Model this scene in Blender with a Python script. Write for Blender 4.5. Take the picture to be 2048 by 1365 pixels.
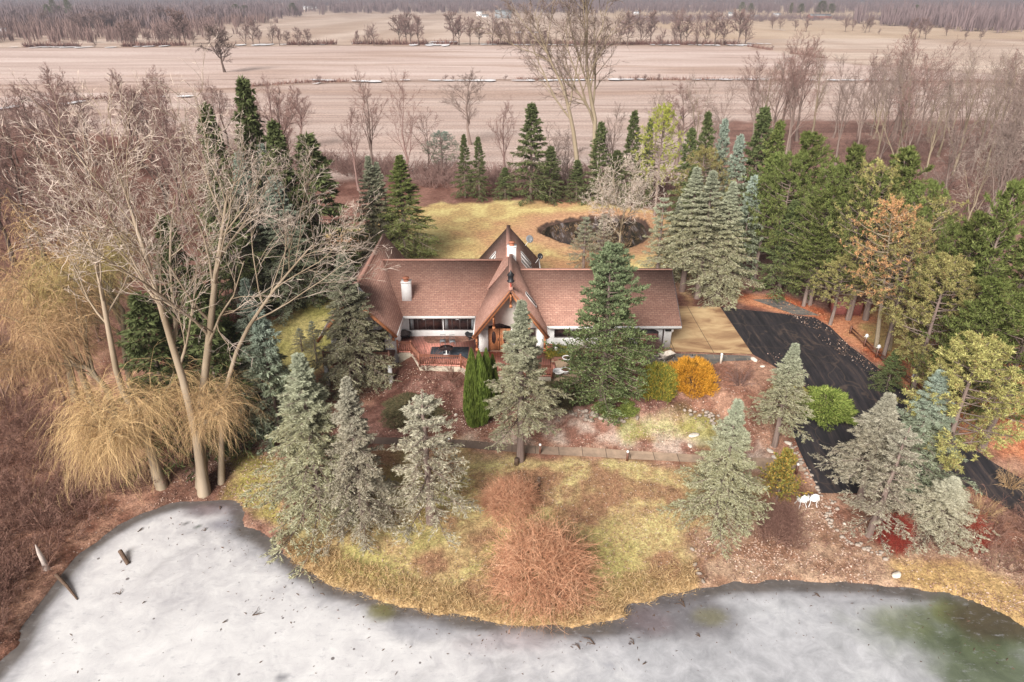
import bpy, math, random
import numpy as np
from mathutils import Vector
for o in list(bpy.data.objects): bpy.data.objects.remove(o)
sc = bpy.context.scene
R = math.radians
# ---------------------------------------------------------------- camera, light
F_PX = 1365.0; PITCH = math.atan(687.5/F_PX); CAMZ = 28.0
cam_d = bpy.data.cameras.new('camera'); cam = bpy.data.objects.new('camera', cam_d)
sc.collection.objects.link(cam); sc.camera = cam
cam.location = (0, 0, CAMZ); cam.rotation_euler = (math.pi/2-PITCH, 0, 0)
cam_d.sensor_width = 36; cam_d.lens = 36*F_PX/2048; cam_d.clip_end = 20000; cam_d.clip_start = 0.5
sun_dir = Vector((-0.36, -0.75, 0.56)).normalized()
sd = bpy.data.lights.new('sun', 'SUN'); so = bpy.data.objects.new('sun', sd); sc.collection.objects.link(so)
sd.energy = 4.4; sd.angle = R(30); sd.color = (1.0, 0.945, 0.86)
so.rotation_euler = sun_dir.to_track_quat('Z', 'Y').to_euler(); so.location = (0, 0, 60)
w = bpy.data.worlds.new('World'); sc.world = w; w.use_nodes = True
nt = w.node_tree; bg = nt.nodes['Background']
sky = nt.nodes.new('ShaderNodeTexSky'); sky.sky_type = 'NISHITA'; sky.sun_disc = False
sky.sun_elevation = math.asin(sun_dir.z); sky.sun_rotation = math.atan2(sun_dir.x, sun_dir.y)
sky.air_density = 1.0; sky.dust_density = 4.0; sky.ozone_density = 1.0
hs = nt.nodes.new('ShaderNodeHueSaturation'); hs.inputs['Saturation'].default_value = 0.06
nt.links.new(sky.outputs[0], hs.inputs['Color']); nt.links.new(hs.outputs[0], bg.inputs[0])
bg.inputs[1].default_value = 0.058
sc.view_settings.view_transform = 'Standard'; sc.view_settings.look = 'None'
sc.view_settings.gamma = 1; sc.view_settings.exposure = 0.44
sc.cycles.max_bounces = 4; sc.cycles.diffuse_bounces = 2; sc.cycles.volume_bounces = 0
sc.cycles.transparent_max_bounces = 4

# ---------------------------------------------------------------- helpers
rng = np.random.default_rng(7); random.seed(7)
S_, C_ = math.sin(PITCH), math.cos(PITCH)
def ss(a, b, x):
    t = np.clip((x-a)/(b-a), 0, 1); return t*t*(3-2*t)
def ray(u, v):
    a = (u-1024)/F_PX; b = (v-682.5)/F_PX
    return a, C_-b*S_, -S_-b*C_
def atz(u, v, z):
    a, dy, dz = ray(u, v); t = (z-CAMZ)/dz; return (a*t, dy*t, z)
def aty(u, v, y):
    a, dy, dz = ray(u, v); t = y/dy; return (a*t, y, CAMZ+dz*t)
def slant(p): return p[1]*C_+(CAMZ-p[2])*S_

_perm = np.random.default_rng(3).random((64, 64))
def vnoise(x, y, s):
    x = np.asarray(x, float)/s; y = np.asarray(y, float)/s
    xi = np.floor(x).astype(int); yi = np.floor(y).astype(int); fx = x-xi; fy = y-yi
    fx = fx*fx*(3-2*fx); fy = fy*fy*(3-2*fy)
    g = lambda i, j: _perm[(i) % 64, (j) % 64]
    return (g(xi, yi)*(1-fx)+g(xi+1, yi)*fx)*(1-fy)+(g(xi, yi+1)*(1-fx)+g(xi+1, yi+1)*fx)*fy
def fbm(x, y, s, n=3):
    r = 0; a = 1; t = 0
    for k in range(n):
        r = r+a*vnoise(np.asarray(x)+17*k, np.asarray(y)+5*k, s); t += a; a *= .5; s *= .47
    return r/t
def sdist(P, poly):
    """signed distance of points (M,2) to polygon, negative inside"""
    poly = np.array(poly, float); d = np.full(len(P), 1e9); ins = np.zeros(len(P), bool)
    for i in range(len(poly)):
        a = poly[i]; b = poly[(i+1) % len(poly)]; e = b-a; w_ = P-a
        t = np.clip((w_@e)/(e@e), 0, 1); d = np.minimum(d, np.hypot(*(w_-t[:, None]*e).T))
        c = ((a[1] > P[:, 1]) != (b[1] > P[:, 1])) & (P[:, 0] < (b[0]-a[0])*(P[:, 1]-a[1])/((b[1]-a[1]) or 1e-9)+a[0])
        ins ^= c
    return np.where(ins, -d, d)
def smooth_poly(pts, n=4):
    pts = np.array(pts, float); out = []; N = len(pts)
    for i in range(N):
        p0, p1, p2, p3 = pts[i-1], pts[i], pts[(i+1) % N], pts[(i+2) % N]
        for k in range(n):
            t = k/n
            out.append(.5*((2*p1)+(-p0+p2)*t+(2*p0-5*p1+4*p2-p3)*t*t+(-p0+3*p1-3*p2+p3)*t**3))
    return np.array(out)

ICE_Z = -3.0
_pp = [(-60,1500),(-20,1365),(45,1290),(70,1235),(110,1180),(150,1130),(200,1085),(270,1040),(340,1015),(400,1010),(465,1008),(478,1030),(480,1055),(520,1080),(560,1110),(600,1145),(660,1178),(720,1198),(800,1225),(880,1240),(960,1250),(1060,1262),(1180,1262),(1240,1252),(1272,1235),(1262,1215),(1300,1212),(1360,1195),(1440,1180),(1560,1172),(1680,1172),(1800,1185),(1900,1200),(2000,1235),(2060,1275),(2200,1340),(2300,1500)]
POND = [atz(u, v, ICE_Z)[:2] for u, v in _pp]
POND = [(-34, 10)]+POND[1:-1]+[(30, 10)]
POND = [(-22, 8), (-26, 16)]+POND[1:-1]+[(34, 18), (34, 8)]
POND_S = np.vstack([smooth_poly(POND)])
BP = [atz(u, v, -0.5)[:2] for u, v in [(1083,465),(1110,450),(1170,440),(1225,437),(1275,445),(1292,462),(1285,485),(1240,505),(1190,508),(1140,492),(1100,478)]]
BP_S = smooth_poly(BP)
HOUSE = [(-16.5, 52), (-10, 52), (-10, 55), (14.1, 53), (14.1, 66), (-16.5, 68)]
def zbase(x, y):
    x = np.asarray(x, float); y = np.asarray(y, float)
    wl = ss(-7.5, -12, x); wr = ss(2, 6, x); wd = ss(15, 20, x)
    a = 42*(1-wl)+51*wl; b = 56*(1-wl)+63*wl
    a = a*(1-wr)+41*wr; b = b*(1-wr)+50.5*wr
    a = a*(1-wd)+36*wd; b = b*(1-wd)+52*wd
    far_l = ss(-22, -30, x); a = a-6*far_l; b = b-8*far_l
    t = ss(0, 1, (y-a)/(b-a))
    lawn = -2.35-0.3*ss(40, 30, y)
    z = lawn*(1-t)+0*t
    return z
def zT(x, y, full=False):
    x = np.asarray(x, float); y = np.asarray(y, float)
    z = zbase(x, y)
    z = z+0.12*(fbm(x, y, 6)-.5)*ss(15, 25, y)
    P = np.stack([x.ravel(), y.ravel()], 1)
    near = (P[:, 1] < 48) & (np.abs(P[:, 0]) < 60)
    d = np.full(len(P), 50.0)
    if near.any(): d[near] = sdist(P[near], POND_S)+0.35*(vnoise(P[near, 0], P[near, 1], 1.1)-.5)
    d = d.reshape(x.shape)
    z = np.where(d < 0, -3.6, z)
    z = np.where((d >= 0) & (d < 3.5), -2.86+(z+2.86)*ss(0.2, 3.5, d), z)
    z = np.where((d >= 0) & (d < 0.5), -3.6+0.74*ss(-0.1, .5, d), z)
    nb = (P[:, 1] > 75) & (P[:, 1] < 108) & (P[:, 0] > 0) & (P[:, 0] < 30)
    d2 = np.full(len(P), 50.0)
    if nb.any(): d2[nb] = sdist(P[nb], BP_S)+.5*(vnoise(P[nb, 0], P[nb, 1], 2)-.5)
    d2 = d2.reshape(x.shape)
    z = z-1.1*ss(1.0, -1.5, d2)
    if full: return z, d, d2
    return z
def G(u, v):
    z = -1.0
    for _ in range(25):
        p = atz(u, v, z); z = .5*z+.5*float(zbase(p[0], p[1]))
    p = atz(u, v, z); return (p[0], p[1], float(zT(np.array([p[0]]), np.array([p[1]]))[0]))
def mesh(name, V, faces):
    """faces: list of (n,k) int arrays"""
    me = bpy.data.meshes.new(name); V = np.ascontiguousarray(V, np.float32)
    me.vertices.add(len(V)); me.vertices.foreach_set('co', V.ravel())
    faces = [np.asarray(f, np.int32) for f in faces if len(f)]
    L = np.concatenate([f.ravel() for f in faces]); me.loops.add(len(L)); me.loops.foreach_set('vertex_index', L)
    cnt = np.concatenate([np.full(len(f), f.shape[1], np.int32) for f in faces])
    st = np.concatenate([[0], np.cumsum(cnt)[:-1]]).astype(np.int32)
    me.polygons.add(len(cnt)); me.polygons.foreach_set('loop_start', st); me.polygons.foreach_set('loop_total', cnt)
    me.update(calc_edges=True); return me
def link(name, me, mat=None, parent=None):
    o = bpy.data.objects.new(name, me); sc.collection.objects.link(o)
    if mat is not None and me is not None:
        if len(me.materials) == 0: me.materials.append(mat)
    if parent is not None: o.parent = parent
    return o
def tag(o, label=None, cat=None, group=None, kind=None):
    if label: o['label'] = label
    if cat: o['category'] = cat
    if group: o['group'] = group
    if kind: o['kind'] = kind
    return o
def thing(name, label, cat, loc=(0, 0, 0), rz=0, group=None):
    o = bpy.data.objects.new(name, None); sc.collection.objects.link(o); o.empty_display_size = .3
    o.location = loc; o.rotation_euler = (0, 0, rz); return tag(o, label, cat, group)
class MB:
    def __init__(s): s.v = []; s.f = {}; s.n = 0
    def add(s, V, F):
        V = np.asarray(V, float)
        for f in F: s.f.setdefault(len(f), []).append([i+s.n for i in f])
        s.v.append(V); s.n += len(V); return s
    def box(s, x0, x1, y0, y1, z0, z1):
        V = [(x, y, z) for z in (z0, z1) for y in (y0, y1) for x in (x0, x1)]
        return s.add(V, [(0,2,3,1),(4,5,7,6),(0,1,5,4),(2,6,7,3),(0,4,6,2),(1,3,7,5)])
    def bar(s, p, q, w, h, up=(0, 0, 1)):
        p = Vector(p); q = Vector(q); d = (q-p).normalized(); u = Vector(up)
        a = d.cross(u)
        if a.length < 1e-3: a = d.cross(Vector((1, 0, 0)))
        a.normalize(); b = a.cross(d).normalized(); V = []
        for c in (p, q):
            for i, j in ((-1, -1), (1, -1), (1, 1), (-1, 1)): V.append(c+a*(i*w/2)+b*(j*h/2))
        return s.add(V, [(3,2,1,0),(4,5,6,7),(0,1,5,4),(1,2,6,5),(2,3,7,6),(3,0,4,7)])
    def prism(s, pts, off):
        n = len(pts); V = [Vector(p) for p in pts]+[Vector(p)+Vector(off) for p in pts]
        return s.add(V, [tuple(range(n)), tuple(range(2*n-1, n-1, -1))]+[(i, i+n, (i+1) % n+n, (i+1) % n) for i in range(n)])
    def lathe(s, prof, c=(0, 0, 0), n=16, axis=None):
        V = []; F = []
        for r_, z in prof:
            for k in range(n):
                a = 2*math.pi*k/n; V.append((c[0]+r_*math.cos(a), c[1]+r_*math.sin(a), c[2]+z))
        for i in range(len(prof)-1):
            for k in range(n): F.append((i*n+k, i*n+(k+1) % n, (i+1)*n+(k+1) % n, (i+1)*n+k))
        return s.add(V, F)
    def tube(s, pts, r, n=6):
        P = np.array(pts, float); rr = np.full(len(P), r) if np.isscalar(r) else np.array(r)
        V, Fq = tubes(P[None], rr[None], n); return s.add(V, [tuple(q) for q in Fq])
    def build(s, name, mat, parent=None):
        return link(name, mesh(name, np.vstack(s.v), [np.array(a) for a in s.f.values()]), mat, parent)
def tubes(P, Rd, n=3, roll=None):
    """P (N,K,3) polylines, Rd (N,K) radii -> verts, quads"""
    N, K, _ = P.shape
    T = np.empty_like(P); T[:, 1:-1] = P[:, 2:]-P[:, :-2]; T[:, 0] = P[:, 1]-P[:, 0]; T[:, -1] = P[:, -1]-P[:, -2]
    T /= np.linalg.norm(T, axis=2, keepdims=True)+1e-9
    ref = np.random.default_rng(1).normal(size=(N, 1, 3)) if n == 2 else np.tile(np.array([[[.31, .87, .21]]]), (N, 1, 1))
    A = np.cross(T, np.broadcast_to(ref, T.shape)); A /= np.linalg.norm(A, axis=2, keepdims=True)+1e-9
    B = np.cross(T, A)
    ang = 2*np.pi*np.arange(n)/n
    V = P[:, :, None]+Rd[:, :, None, None]*(np.cos(ang)[None, None, :, None]*A[:, :, None]+np.sin(ang)[None, None, :, None]*B[:, :, None])
    idx = np.arange(N*K*n).reshape(N, K, n)
    if n == 2:
        Q = np.stack([idx[:, :-1, 0], idx[:, :-1, 1], idx[:, 1:, 1], idx[:, 1:, 0]], -1).reshape(-1, 4)
    else:
        i2 = np.roll(idx, -1, axis=2)
        Q = np.stack([idx[:, :-1], i2[:, :-1], i2[:, 1:], idx[:, 1:]], -1).reshape(-1, 4)
    return V.reshape(-1, 3), Q
def norm(a): return a/(np.linalg.norm(a, axis=-1, keepdims=True)+1e-9)
def cat_mesh(name, parts):
    Vs = []; Fs = []; n = 0
    for V, Fq in parts: Vs.append(V); Fs.append(Fq+n); n += len(V)
    by = {}
    for f in Fs: by.setdefault(f.shape[1], []).append(f)
    return mesh(name, np.vstack(Vs), [np.vstack(b) for b in by.values()])

# ---------------------------------------------------------------- materials
def newmat(name):
    m = bpy.data.materials.new(name); m.use_nodes = True; n = m.node_tree.nodes; l = m.node_tree.links
    return m, n, l, n['Principled BSDF']
def ramp(n, l, fac, stops):
    r_ = n.new('ShaderNodeValToRGB'); e = r_.color_ramp.elements
    while len(e) < len(stops): e.new(.5)
    for i, (p, c) in enumerate(stops): e[i].position = p; e[i].color = (*c, 1)
    l.new(fac, r_.inputs[0]); return r_.outputs[0]
def noise(n, l, scale, detail=4, vec=None, rough=.6, dist=0):
    t = n.new('ShaderNodeTexNoise'); t.inputs['Scale'].default_value = scale; t.inputs['Detail'].default_value = detail
    t.inputs['Roughness'].default_value = rough; t.inputs['Distortion'].default_value = dist
    if vec is not None: l.new(vec, t.inputs['Vector'])
    return t.outputs[0]
def coords(n, l, kind='Object', scale=(1, 1, 1), rot=(0, 0, 0), loc=(0, 0, 0)):
    t = n.new('ShaderNodeTexCoord'); m = n.new('ShaderNodeMapping')
    m.inputs['Scale'].default_value = scale; m.inputs['Rotation'].default_value = rot; m.inputs['Location'].default_value = loc
    l.new(t.outputs[kind], m.inputs[0]); return m.outputs[0]
def mix(n, l, fac, a, b, typ='MIX'):
    m = n.new('ShaderNodeMix'); m.data_type = 'RGBA'; m.blend_type = typ
    for s, x in ((0, fac), (6, a), (7, b)):
        if isinstance(x, (int, float)): m.inputs[s].default_value = x
        elif isinstance(x, tuple): m.inputs[s].default_value = (*x, 1)
        else: l.new(x, m.inputs[s])
    return m.outputs[2]
def math_(n, l, op, a, b=0.0):
    m = n.new('ShaderNodeMath'); m.operation = op
    for s, x in ((0, a), (1, b)):
        if isinstance(x, (int, float)): m.inputs[s].default_value = x
        else: l.new(x, m.inputs[s])
    return m.outputs[0]
def bump(n, l, b, h, strength=.4, dist=.05):
    x = n.new('ShaderNodeBump'); x.inputs['Strength'].default_value = strength; x.inputs['Distance'].default_value = dist
    l.new(h, x.inputs['Height']); l.new(x.outputs[0], b.inputs['Normal'])
def plain(name, col, rough=.7, var=.25, scale=6, metal=0, bmp=0):
    m, n, l, b = newmat(name); v = coords(n, l)
    f = noise(n, l, scale, 5, v)
    c2 = tuple(c*(1-var) for c in col); c3 = tuple(min(1, c*(1+var*.6)) for c in col)
    l.new(ramp(n, l, f, [(.3, c2), (.7, c3)]), b.inputs['Base Color'])
    b.inputs['Roughness'].default_value = rough; b.inputs['Metallic'].default_value = metal
    if bmp: bump(n, l, b, noise(n, l, scale*3, 4, v), bmp)
    return m
def foliage(name, stops, zstop=None, zcol=None, zfac=.5, rough=.75):
    """colour by random leaf island, blended to zcol up the crown"""
    m, n, l, b = newmat(name)
    g = n.new('ShaderNodeNewGeometry'); oi = n.new('ShaderNodeObjectInfo')
    tc = n.new('ShaderNodeTexCoord')
    nz = noise(n, l, 5.0, 2, tc.outputs['Object'])
    f = math_(n, l, 'ADD', math_(n, l, 'MULTIPLY', g.outputs['Random Per Island'], .55), math_(n, l, 'MULTIPLY', nz, .45))
    c = ramp(n, l, f, stops)
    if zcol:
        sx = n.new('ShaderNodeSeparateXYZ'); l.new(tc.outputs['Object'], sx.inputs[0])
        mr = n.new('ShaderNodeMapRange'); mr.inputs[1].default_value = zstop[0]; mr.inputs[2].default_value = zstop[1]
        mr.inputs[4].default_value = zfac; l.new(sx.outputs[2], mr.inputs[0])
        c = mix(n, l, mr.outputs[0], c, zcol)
    hv = n.new('ShaderNodeHueSaturation'); l.new(c, hv.inputs['Color'])
    l.new(math_(n, l, 'ADD', math_(n, l, 'MULTIPLY', oi.outputs['Random'], .34), .83), hv.inputs['Value'])
    l.new(math_(n, l, 'ADD', math_(n, l, 'MULTIPLY', oi.outputs['Random'], .016), .488), hv.inputs['Hue'])
    l.new(hv.outputs[0], b.inputs['Base Color']); b.inputs['Roughness'].default_value = rough
    b.inputs['Specular IOR Level'].default_value = .2
    return m
def bark(name, c0, c1, moss=None):
    m, n, l, b = newmat(name); v = coords(n, l, scale=(8, 8, 1.6))
    oi = n.new('ShaderNodeObjectInfo')
    c = ramp(n, l, noise(n, l, 2.0, 4, v), [(.3, c0), (.7, c1)])
    if moss: c = mix(n, l, ramp(n, l, noise(n, l, .5, 3, coords(n, l)), [(.5, (0, 0, 0)), (.68, (.8, .8, .8))]), c, moss)
    hv = n.new('ShaderNodeHueSaturation'); l.new(c, hv.inputs['Color'])
    l.new(math_(n, l, 'ADD', math_(n, l, 'MULTIPLY', oi.outputs['Random'], .3), .85), hv.inputs['Value'])
    l.new(hv.outputs[0], b.inputs['Base Color']); b.inputs['Roughness'].default_value = .9
    b.inputs['Specular IOR Level'].default_value = .15
    return m
def shingle(name, swap, c0, c1):
    m, n, l, b = newmat(name)
    tc = n.new('ShaderNodeTexCoord'); sx = n.new('ShaderNodeSeparateXYZ'); cx = n.new('ShaderNodeCombineXYZ')
    l.new(tc.outputs['Object'], sx.inputs[0])
    along, down, dz = (1, 2, 0) if swap else (0, 2, 1)
    l.new(sx.outputs[along], cx.inputs[0])
    k = 1.27 if swap else 2.0
    l.new(math_(n, l, 'MULTIPLY', sx.outputs[2], k), cx.inputs[1])
    br = n.new('ShaderNodeTexBrick'); l.new(cx.outputs[0], br.inputs['Vector'])
    br.inputs['Scale'].default_value = 1.0; br.inputs['Brick Width'].default_value = .42; br.inputs['Row Height'].default_value = .2
    br.inputs['Mortar Size'].default_value = .018; br.inputs['Mortar Smooth'].default_value = .3; br.inputs['Bias'].default_value = 0
    br.inputs['Color1'].default_value = (*c0, 1); br.inputs['Color2'].default_value = (*c1, 1)
    br.inputs['Mortar'].default_value = (*[c*.5 for c in c0], 1)
    st = noise(n, l, .5, 5, tc.outputs['Object'])
    c = mix(n, l, ramp(n, l, st, [(.42, (0, 0, 0)), (.75, (.55, .55, .55))]), br.outputs['Color'], tuple(a*.7 for a in c0))
    fine = noise(n, l, 9, 3, tc.outputs['Object'])
    c = mix(n, l, .5, c, ramp(n, l, fine, [(.3, (.3, .3, .3)), (.7, (.75, .75, .75))]), 'OVERLAY')
    l.new(c, b.inputs['Base Color']); b.inputs['Roughness'].default_value = .85
    bump(n, l, b, br.outputs['Fac'], .35, -.02)
    return m
M = {}
M['shingle_x'] = shingle('shingle_x', False, (.38, .20, .155), (.48, .275, .215))
M['shingle_y'] = shingle('shingle_y', True, (.36, .19, .15), (.45, .255, .205))
M['ridge'] = plain('ridge_cap', (.45, .24, .19), .85, .3, 8)
M['stucco'] = plain('stucco', (.87, .86, .87), .8, .07, 3, bmp=.15)
M['gable'] = plain('gable_stucco', (.66, .60, .56), .8, .06, 3)
M['white'] = plain('white_paint', (.84, .83, .83), .5, .06, 4)
M['orange_wood'] = plain('stained_timber', (.48, .19, .085), .6, .3, 7)
M['dark_wood'] = plain('brown_timber', (.17, .075, .05), .6, .3, 7)
M['bronze'] = plain('bronze_frame', (.10, .075, .075), .5, .2, 6)
M['black'] = plain('black_metal', (.025, .025, .03), .5, .3, 8)
M['grey'] = plain('grey_metal', (.22, .23, .25), .5, .3, 8)
M['concrete_w'] = plain('foundation_concrete', (.52, .45, .36), .85, .2, 2)
M['terracotta'] = plain('terracotta', (.45, .17, .10), .7, .2, 8)
M['red'] = plain('red_paint', (.62, .10, .07), .5, .2, 8)
M['stone'] = plain('field_stone', (.40, .33, .28), .85, .45, 1.5, bmp=.4)
M['pale_stone'] = plain('pale_stone', (.74, .66, .58), .85, .25, 3, bmp=.3)
M['tan_stone'] = plain('tan_stone', (.58, .43, .27), .85, .3, 3, bmp=.3)
M['garage_door'] = plain('rust_red_panel', (.36, .12, .10), .7, .2, 5)
M['snow'] = plain('old_snow', (.86, .84, .87), .6, .06, 2)
M['log'] = plain('wet_log', (.13, .08, .055), .8, .5, 5)
M['pale_wood'] = plain('bleached_wood', (.58, .49, .45), .85, .3, 5)
m, n, l, b = newmat('window_glass')
l.new(ramp(n, l, noise(n, l, 1.1, 3, coords(n, l)), [(.35, (.015, .012, .014)), (.7, (.09, .045, .04))]), b.inputs['Base Color'])
b.inputs['Roughness'].default_value = .08; M['glass'] = m
m, n, l, b = newmat('deck_boards')
v = coords(n, l); wv = n.new('ShaderNodeTexWave'); wv.bands_direction = 'X'; wv.inputs['Scale'].default_value = 2.2; l.new(v, wv.inputs['Vector'])
c = ramp(n, l, wv.outputs[1], [(.0, (.22, .07, .055)), (.18, (.70, .30, .235)), (1, (.78, .345, .27))])
l.new(mix(n, l, .35, c, ramp(n, l, noise(n, l, 1.5, 4, v), [(.3, (.3, .25, .25)), (.7, (.8, .7, .7))]), 'OVERLAY'), b.inputs['Base Color']); b.inputs['Roughness'].default_value = .6; M['deck'] = m
m, n, l, b = newmat('rug')
v = coords(n, l); l.new(ramp(n, l, noise(n, l, 3, 4, v), [(.35, (.035, .045, .065)), (.7, (.10, .12, .15))]), b.inputs['Base Color']); b.inputs['Roughness'].default_value = .9; M['rug'] = m
m, n, l, b = newmat('stained_concrete')
v = coords(n, l); br = n.new('ShaderNodeTexBrick'); br.inputs['Scale'].default_value = 1; br.inputs['Brick Width'].default_value = 3.35; br.inputs['Row Height'].default_value = 60; br.inputs['Mortar Size'].default_value = .03; br.offset = 0
l.new(coords(n, l, loc=(-1.0, 20, 0)), br.inputs['Vector'])
c = ramp(n, l, noise(n, l, .35, 6, coords(n, l, scale=(.7, 1.6, 1)), dist=.6), [(.36, (.24, .13, .07)), (.48, (.47, .30, .165)), (.62, (.64, .46, .26))])
l.new(mix(n, l, br.outputs['Fac'], c, (.12, .08, .05)), b.inputs['Base Color']); b.inputs['Roughness'].default_value = .75; M['concrete'] = m
m, n, l, b = newmat('asphalt')
v = coords(n, l, rot=(0, 0, .35)); 
vo = n.new('ShaderNodeTexVoronoi'); vo.feature = 'DISTANCE_TO_EDGE'; vo.inputs['Scale'].default_value = .2
wob = n.new('ShaderNodeVectorMath'); wob.operation = 'ADD'; nn = n.new('ShaderNodeTexNoise'); nn.inputs['Scale'].default_value = .5; l.new(v, nn.inputs['Vector'])
sc2 = n.new('ShaderNodeVectorMath'); sc2.operation = 'SCALE'; sc2.inputs['Scale'].default_value = 2.2; l.new(nn.outputs[1], sc2.inputs[0]); l.new(v, wob.inputs[0]); l.new(sc2.outputs[0], wob.inputs[1]); l.new(wob.outputs[0], vo.inputs['Vector'])
crk = ramp(n, l, vo.outputs['Distance'], [(0, (.6, .6, .6)), (.006, (.3, .3, .3)), (.014, (0, 0, 0))])
streak = noise(n, l, 1.0, 8, coords(n, l, scale=(2.6, .22, 1), rot=(0, 0, -.45)), .7, .3)
base = ramp(n, l, streak, [(.40, (.020, .019, .023)), (.54, (.038, .033, .038)), (.62, (.075, .055, .05)), (.74, (.15, .11, .095))])
l.new(mix(n, l, crk, base, (.12, .085, .07)), b.inputs['Base Color']); b.inputs['Roughness'].default_value = .6; M['asphalt'] = m
m, n, l, b = newmat('patio_stone')
br = n.new('ShaderNodeTexBrick'); br.inputs['Scale'].default_value = 1; br.inputs['Brick Width'].default_value = 1.1; br.inputs['Row Height'].default_value = .6; br.inputs['Mortar Size'].default_value = .03
l.new(coords(n, l), br.inputs['Vector']); br.inputs['Color1'].default_value = (.10, .10, .105, 1); br.inputs['Color2'].default_value = (.17, .16, .15, 1); br.inputs['Mortar'].default_value = (.27, .22, .17, 1)
l.new(mix(n, l, .6, br.outputs[0], ramp(n, l, noise(n, l, 1, 5, coords(n, l)), [(.3, (.25, .25, .25)), (.7, (.85, .8, .75))]), 'OVERLAY'), b.inputs['Base Color']); b.inputs['Roughness'].default_value = .7; M['patio'] = m
m, n, l, b = newmat('walk_slabs')
v = coords(n, l); br = n.new('ShaderNodeTexBrick'); br.inputs['Scale'].default_value = 1; br.inputs['Brick Width'].default_value = 1.75; br.inputs['Row Height'].default_value = 40; br.inputs['Mortar Size'].default_value = .025; br.offset = 0
l.new(coords(n, l, loc=(0, 20, 0)), br.inputs['Vector']); sx = n.new('ShaderNodeSeparateXYZ'); l.new(v, sx.inputs[0])
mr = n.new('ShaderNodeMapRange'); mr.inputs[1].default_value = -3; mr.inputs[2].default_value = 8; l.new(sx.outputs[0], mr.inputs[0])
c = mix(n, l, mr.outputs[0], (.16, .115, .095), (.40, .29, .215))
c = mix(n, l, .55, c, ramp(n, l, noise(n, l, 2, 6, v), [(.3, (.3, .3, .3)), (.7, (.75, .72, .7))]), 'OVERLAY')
l.new(mix(n, l, br.outputs['Fac'], c, (.1, .07, .05)), b.inputs['Base Color']); b.inputs['Roughness'].default_value = .8; M['walk'] = m

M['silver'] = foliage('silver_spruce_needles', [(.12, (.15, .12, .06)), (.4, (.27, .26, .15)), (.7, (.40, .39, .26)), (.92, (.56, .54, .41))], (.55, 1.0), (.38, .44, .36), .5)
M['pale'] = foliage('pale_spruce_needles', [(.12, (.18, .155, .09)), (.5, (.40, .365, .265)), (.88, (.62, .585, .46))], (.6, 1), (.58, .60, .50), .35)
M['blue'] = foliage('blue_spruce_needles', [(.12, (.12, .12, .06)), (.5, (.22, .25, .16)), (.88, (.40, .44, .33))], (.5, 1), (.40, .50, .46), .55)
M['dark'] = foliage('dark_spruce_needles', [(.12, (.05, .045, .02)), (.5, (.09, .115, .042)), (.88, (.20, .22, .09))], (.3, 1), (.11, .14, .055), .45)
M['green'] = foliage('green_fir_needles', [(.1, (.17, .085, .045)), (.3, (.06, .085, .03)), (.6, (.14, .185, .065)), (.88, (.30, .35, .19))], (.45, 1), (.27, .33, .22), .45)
M['pine'] = foliage('pine_needles', [(.1, (.20, .11, .06)), (.32, (.085, .105, .03)), (.62, (.17, .205, .06)), (.92, (.38, .39, .16))], (.3, 1), (.13, .18, .045), .4)
M['olive'] = foliage('olive_pine_needles', [(.1, (.26, .15, .075)), (.4, (.27, .25, .09)), (.7, (.40, .38, .14)), (.9, (.58, .52, .22))])
M['rusty'] = foliage('rusty_pine_needles', [(.1, (.25, .12, .06)), (.45, (.48, .24, .12)), (.75, (.58, .36, .17)), (.95, (.42, .42, .17))])
M['lime'] = foliage('lime_needles', [(.1, (.15, .16, .04)), (.45, (.32, .36, .07)), (.8, (.52, .54, .10))])
M['thuja'] = foliage('thuja_sprays', [(.1, (.05, .075, .015)), (.45, (.11, .165, .03)), (.85, (.20, .27, .05))])
M['juniper'] = foliage('juniper_sprays', [(.1, (.07, .10, .025)), (.4, (.17, .235, .045)), (.8, (.37, .42, .12))])
M['gold'] = foliage('golden_sprays', [(.1, (.22, .15, .02)), (.4, (.62, .31, .03)), (.8, (.86, .48, .06))])
M['goldgreen'] = foliage('gold_green_sprays', [(.1, (.07, .10, .025)), (.5, (.19, .21, .04)), (.85, (.62, .38, .06))])
M['ivy'] = foliage('ground_ivy', [(.1, (.06, .055, .03)), (.5, (.12, .11, .055)), (.9, (.22, .16, .09))])
M['cedar'] = foliage('cedar_sprays', [(.1, (.10, .10, .03)), (.4, (.20, .20, .045)), (.8, (.50, .30, .07))])
M['bark_pale'] = bark('pale_mossy_bark', (.20, .15, .10), (.46, .37, .28), (.24, .24, .07))
M['twig_pale'] = bark('pale_twigs', (.43, .345, .29), (.66, .56, .49))
M['bark_grey'] = bark('grey_bark', (.17, .12, .105), (.31, .24, .21))
M['twig_grey'] = bark('grey_twigs', (.23, .17, .15), (.37, .29, .26))
M['bark_rose'] = bark('rosy_bark', (.18, .11, .10), (.29, .19, .17))
M['twig_rose'] = bark('rosy_twigs', (.20, .12, .105), (.33, .215, .19))
M['bark_dark'] = bark('dark_bark', (.09, .065, .055), (.19, .14, .12))
M['bark_moss'] = bark('mossy_bark', (.24, .19, .13), (.37, .30, .22), (.28, .27, .08))
M['twig_dark'] = bark('dark_twigs', (.15, .11, .10), (.25, .19, .17))
M['wood_mid'] = bark('mid_wood_twigs', (.20, .13, .12), (.33, .23, .21))
M['wood_far'] = bark('far_wood_twigs', (.15, .11, .115), (.24, .18, .185))
M['skylight'] = plain('skylight_glass', (.11, .065, .055), .6, .2, 3)
M['willow'] = foliage('willow_strands', [(.12, (.27, .17, .10)), (.5, (.55, .37, .19)), (.88, (.80, .59, .31))])
M['willow_g'] = foliage('green_willow_strands', [(.15, (.16, .15, .06)), (.5, (.36, .29, .12)), (.85, (.64, .47, .20))])
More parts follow.
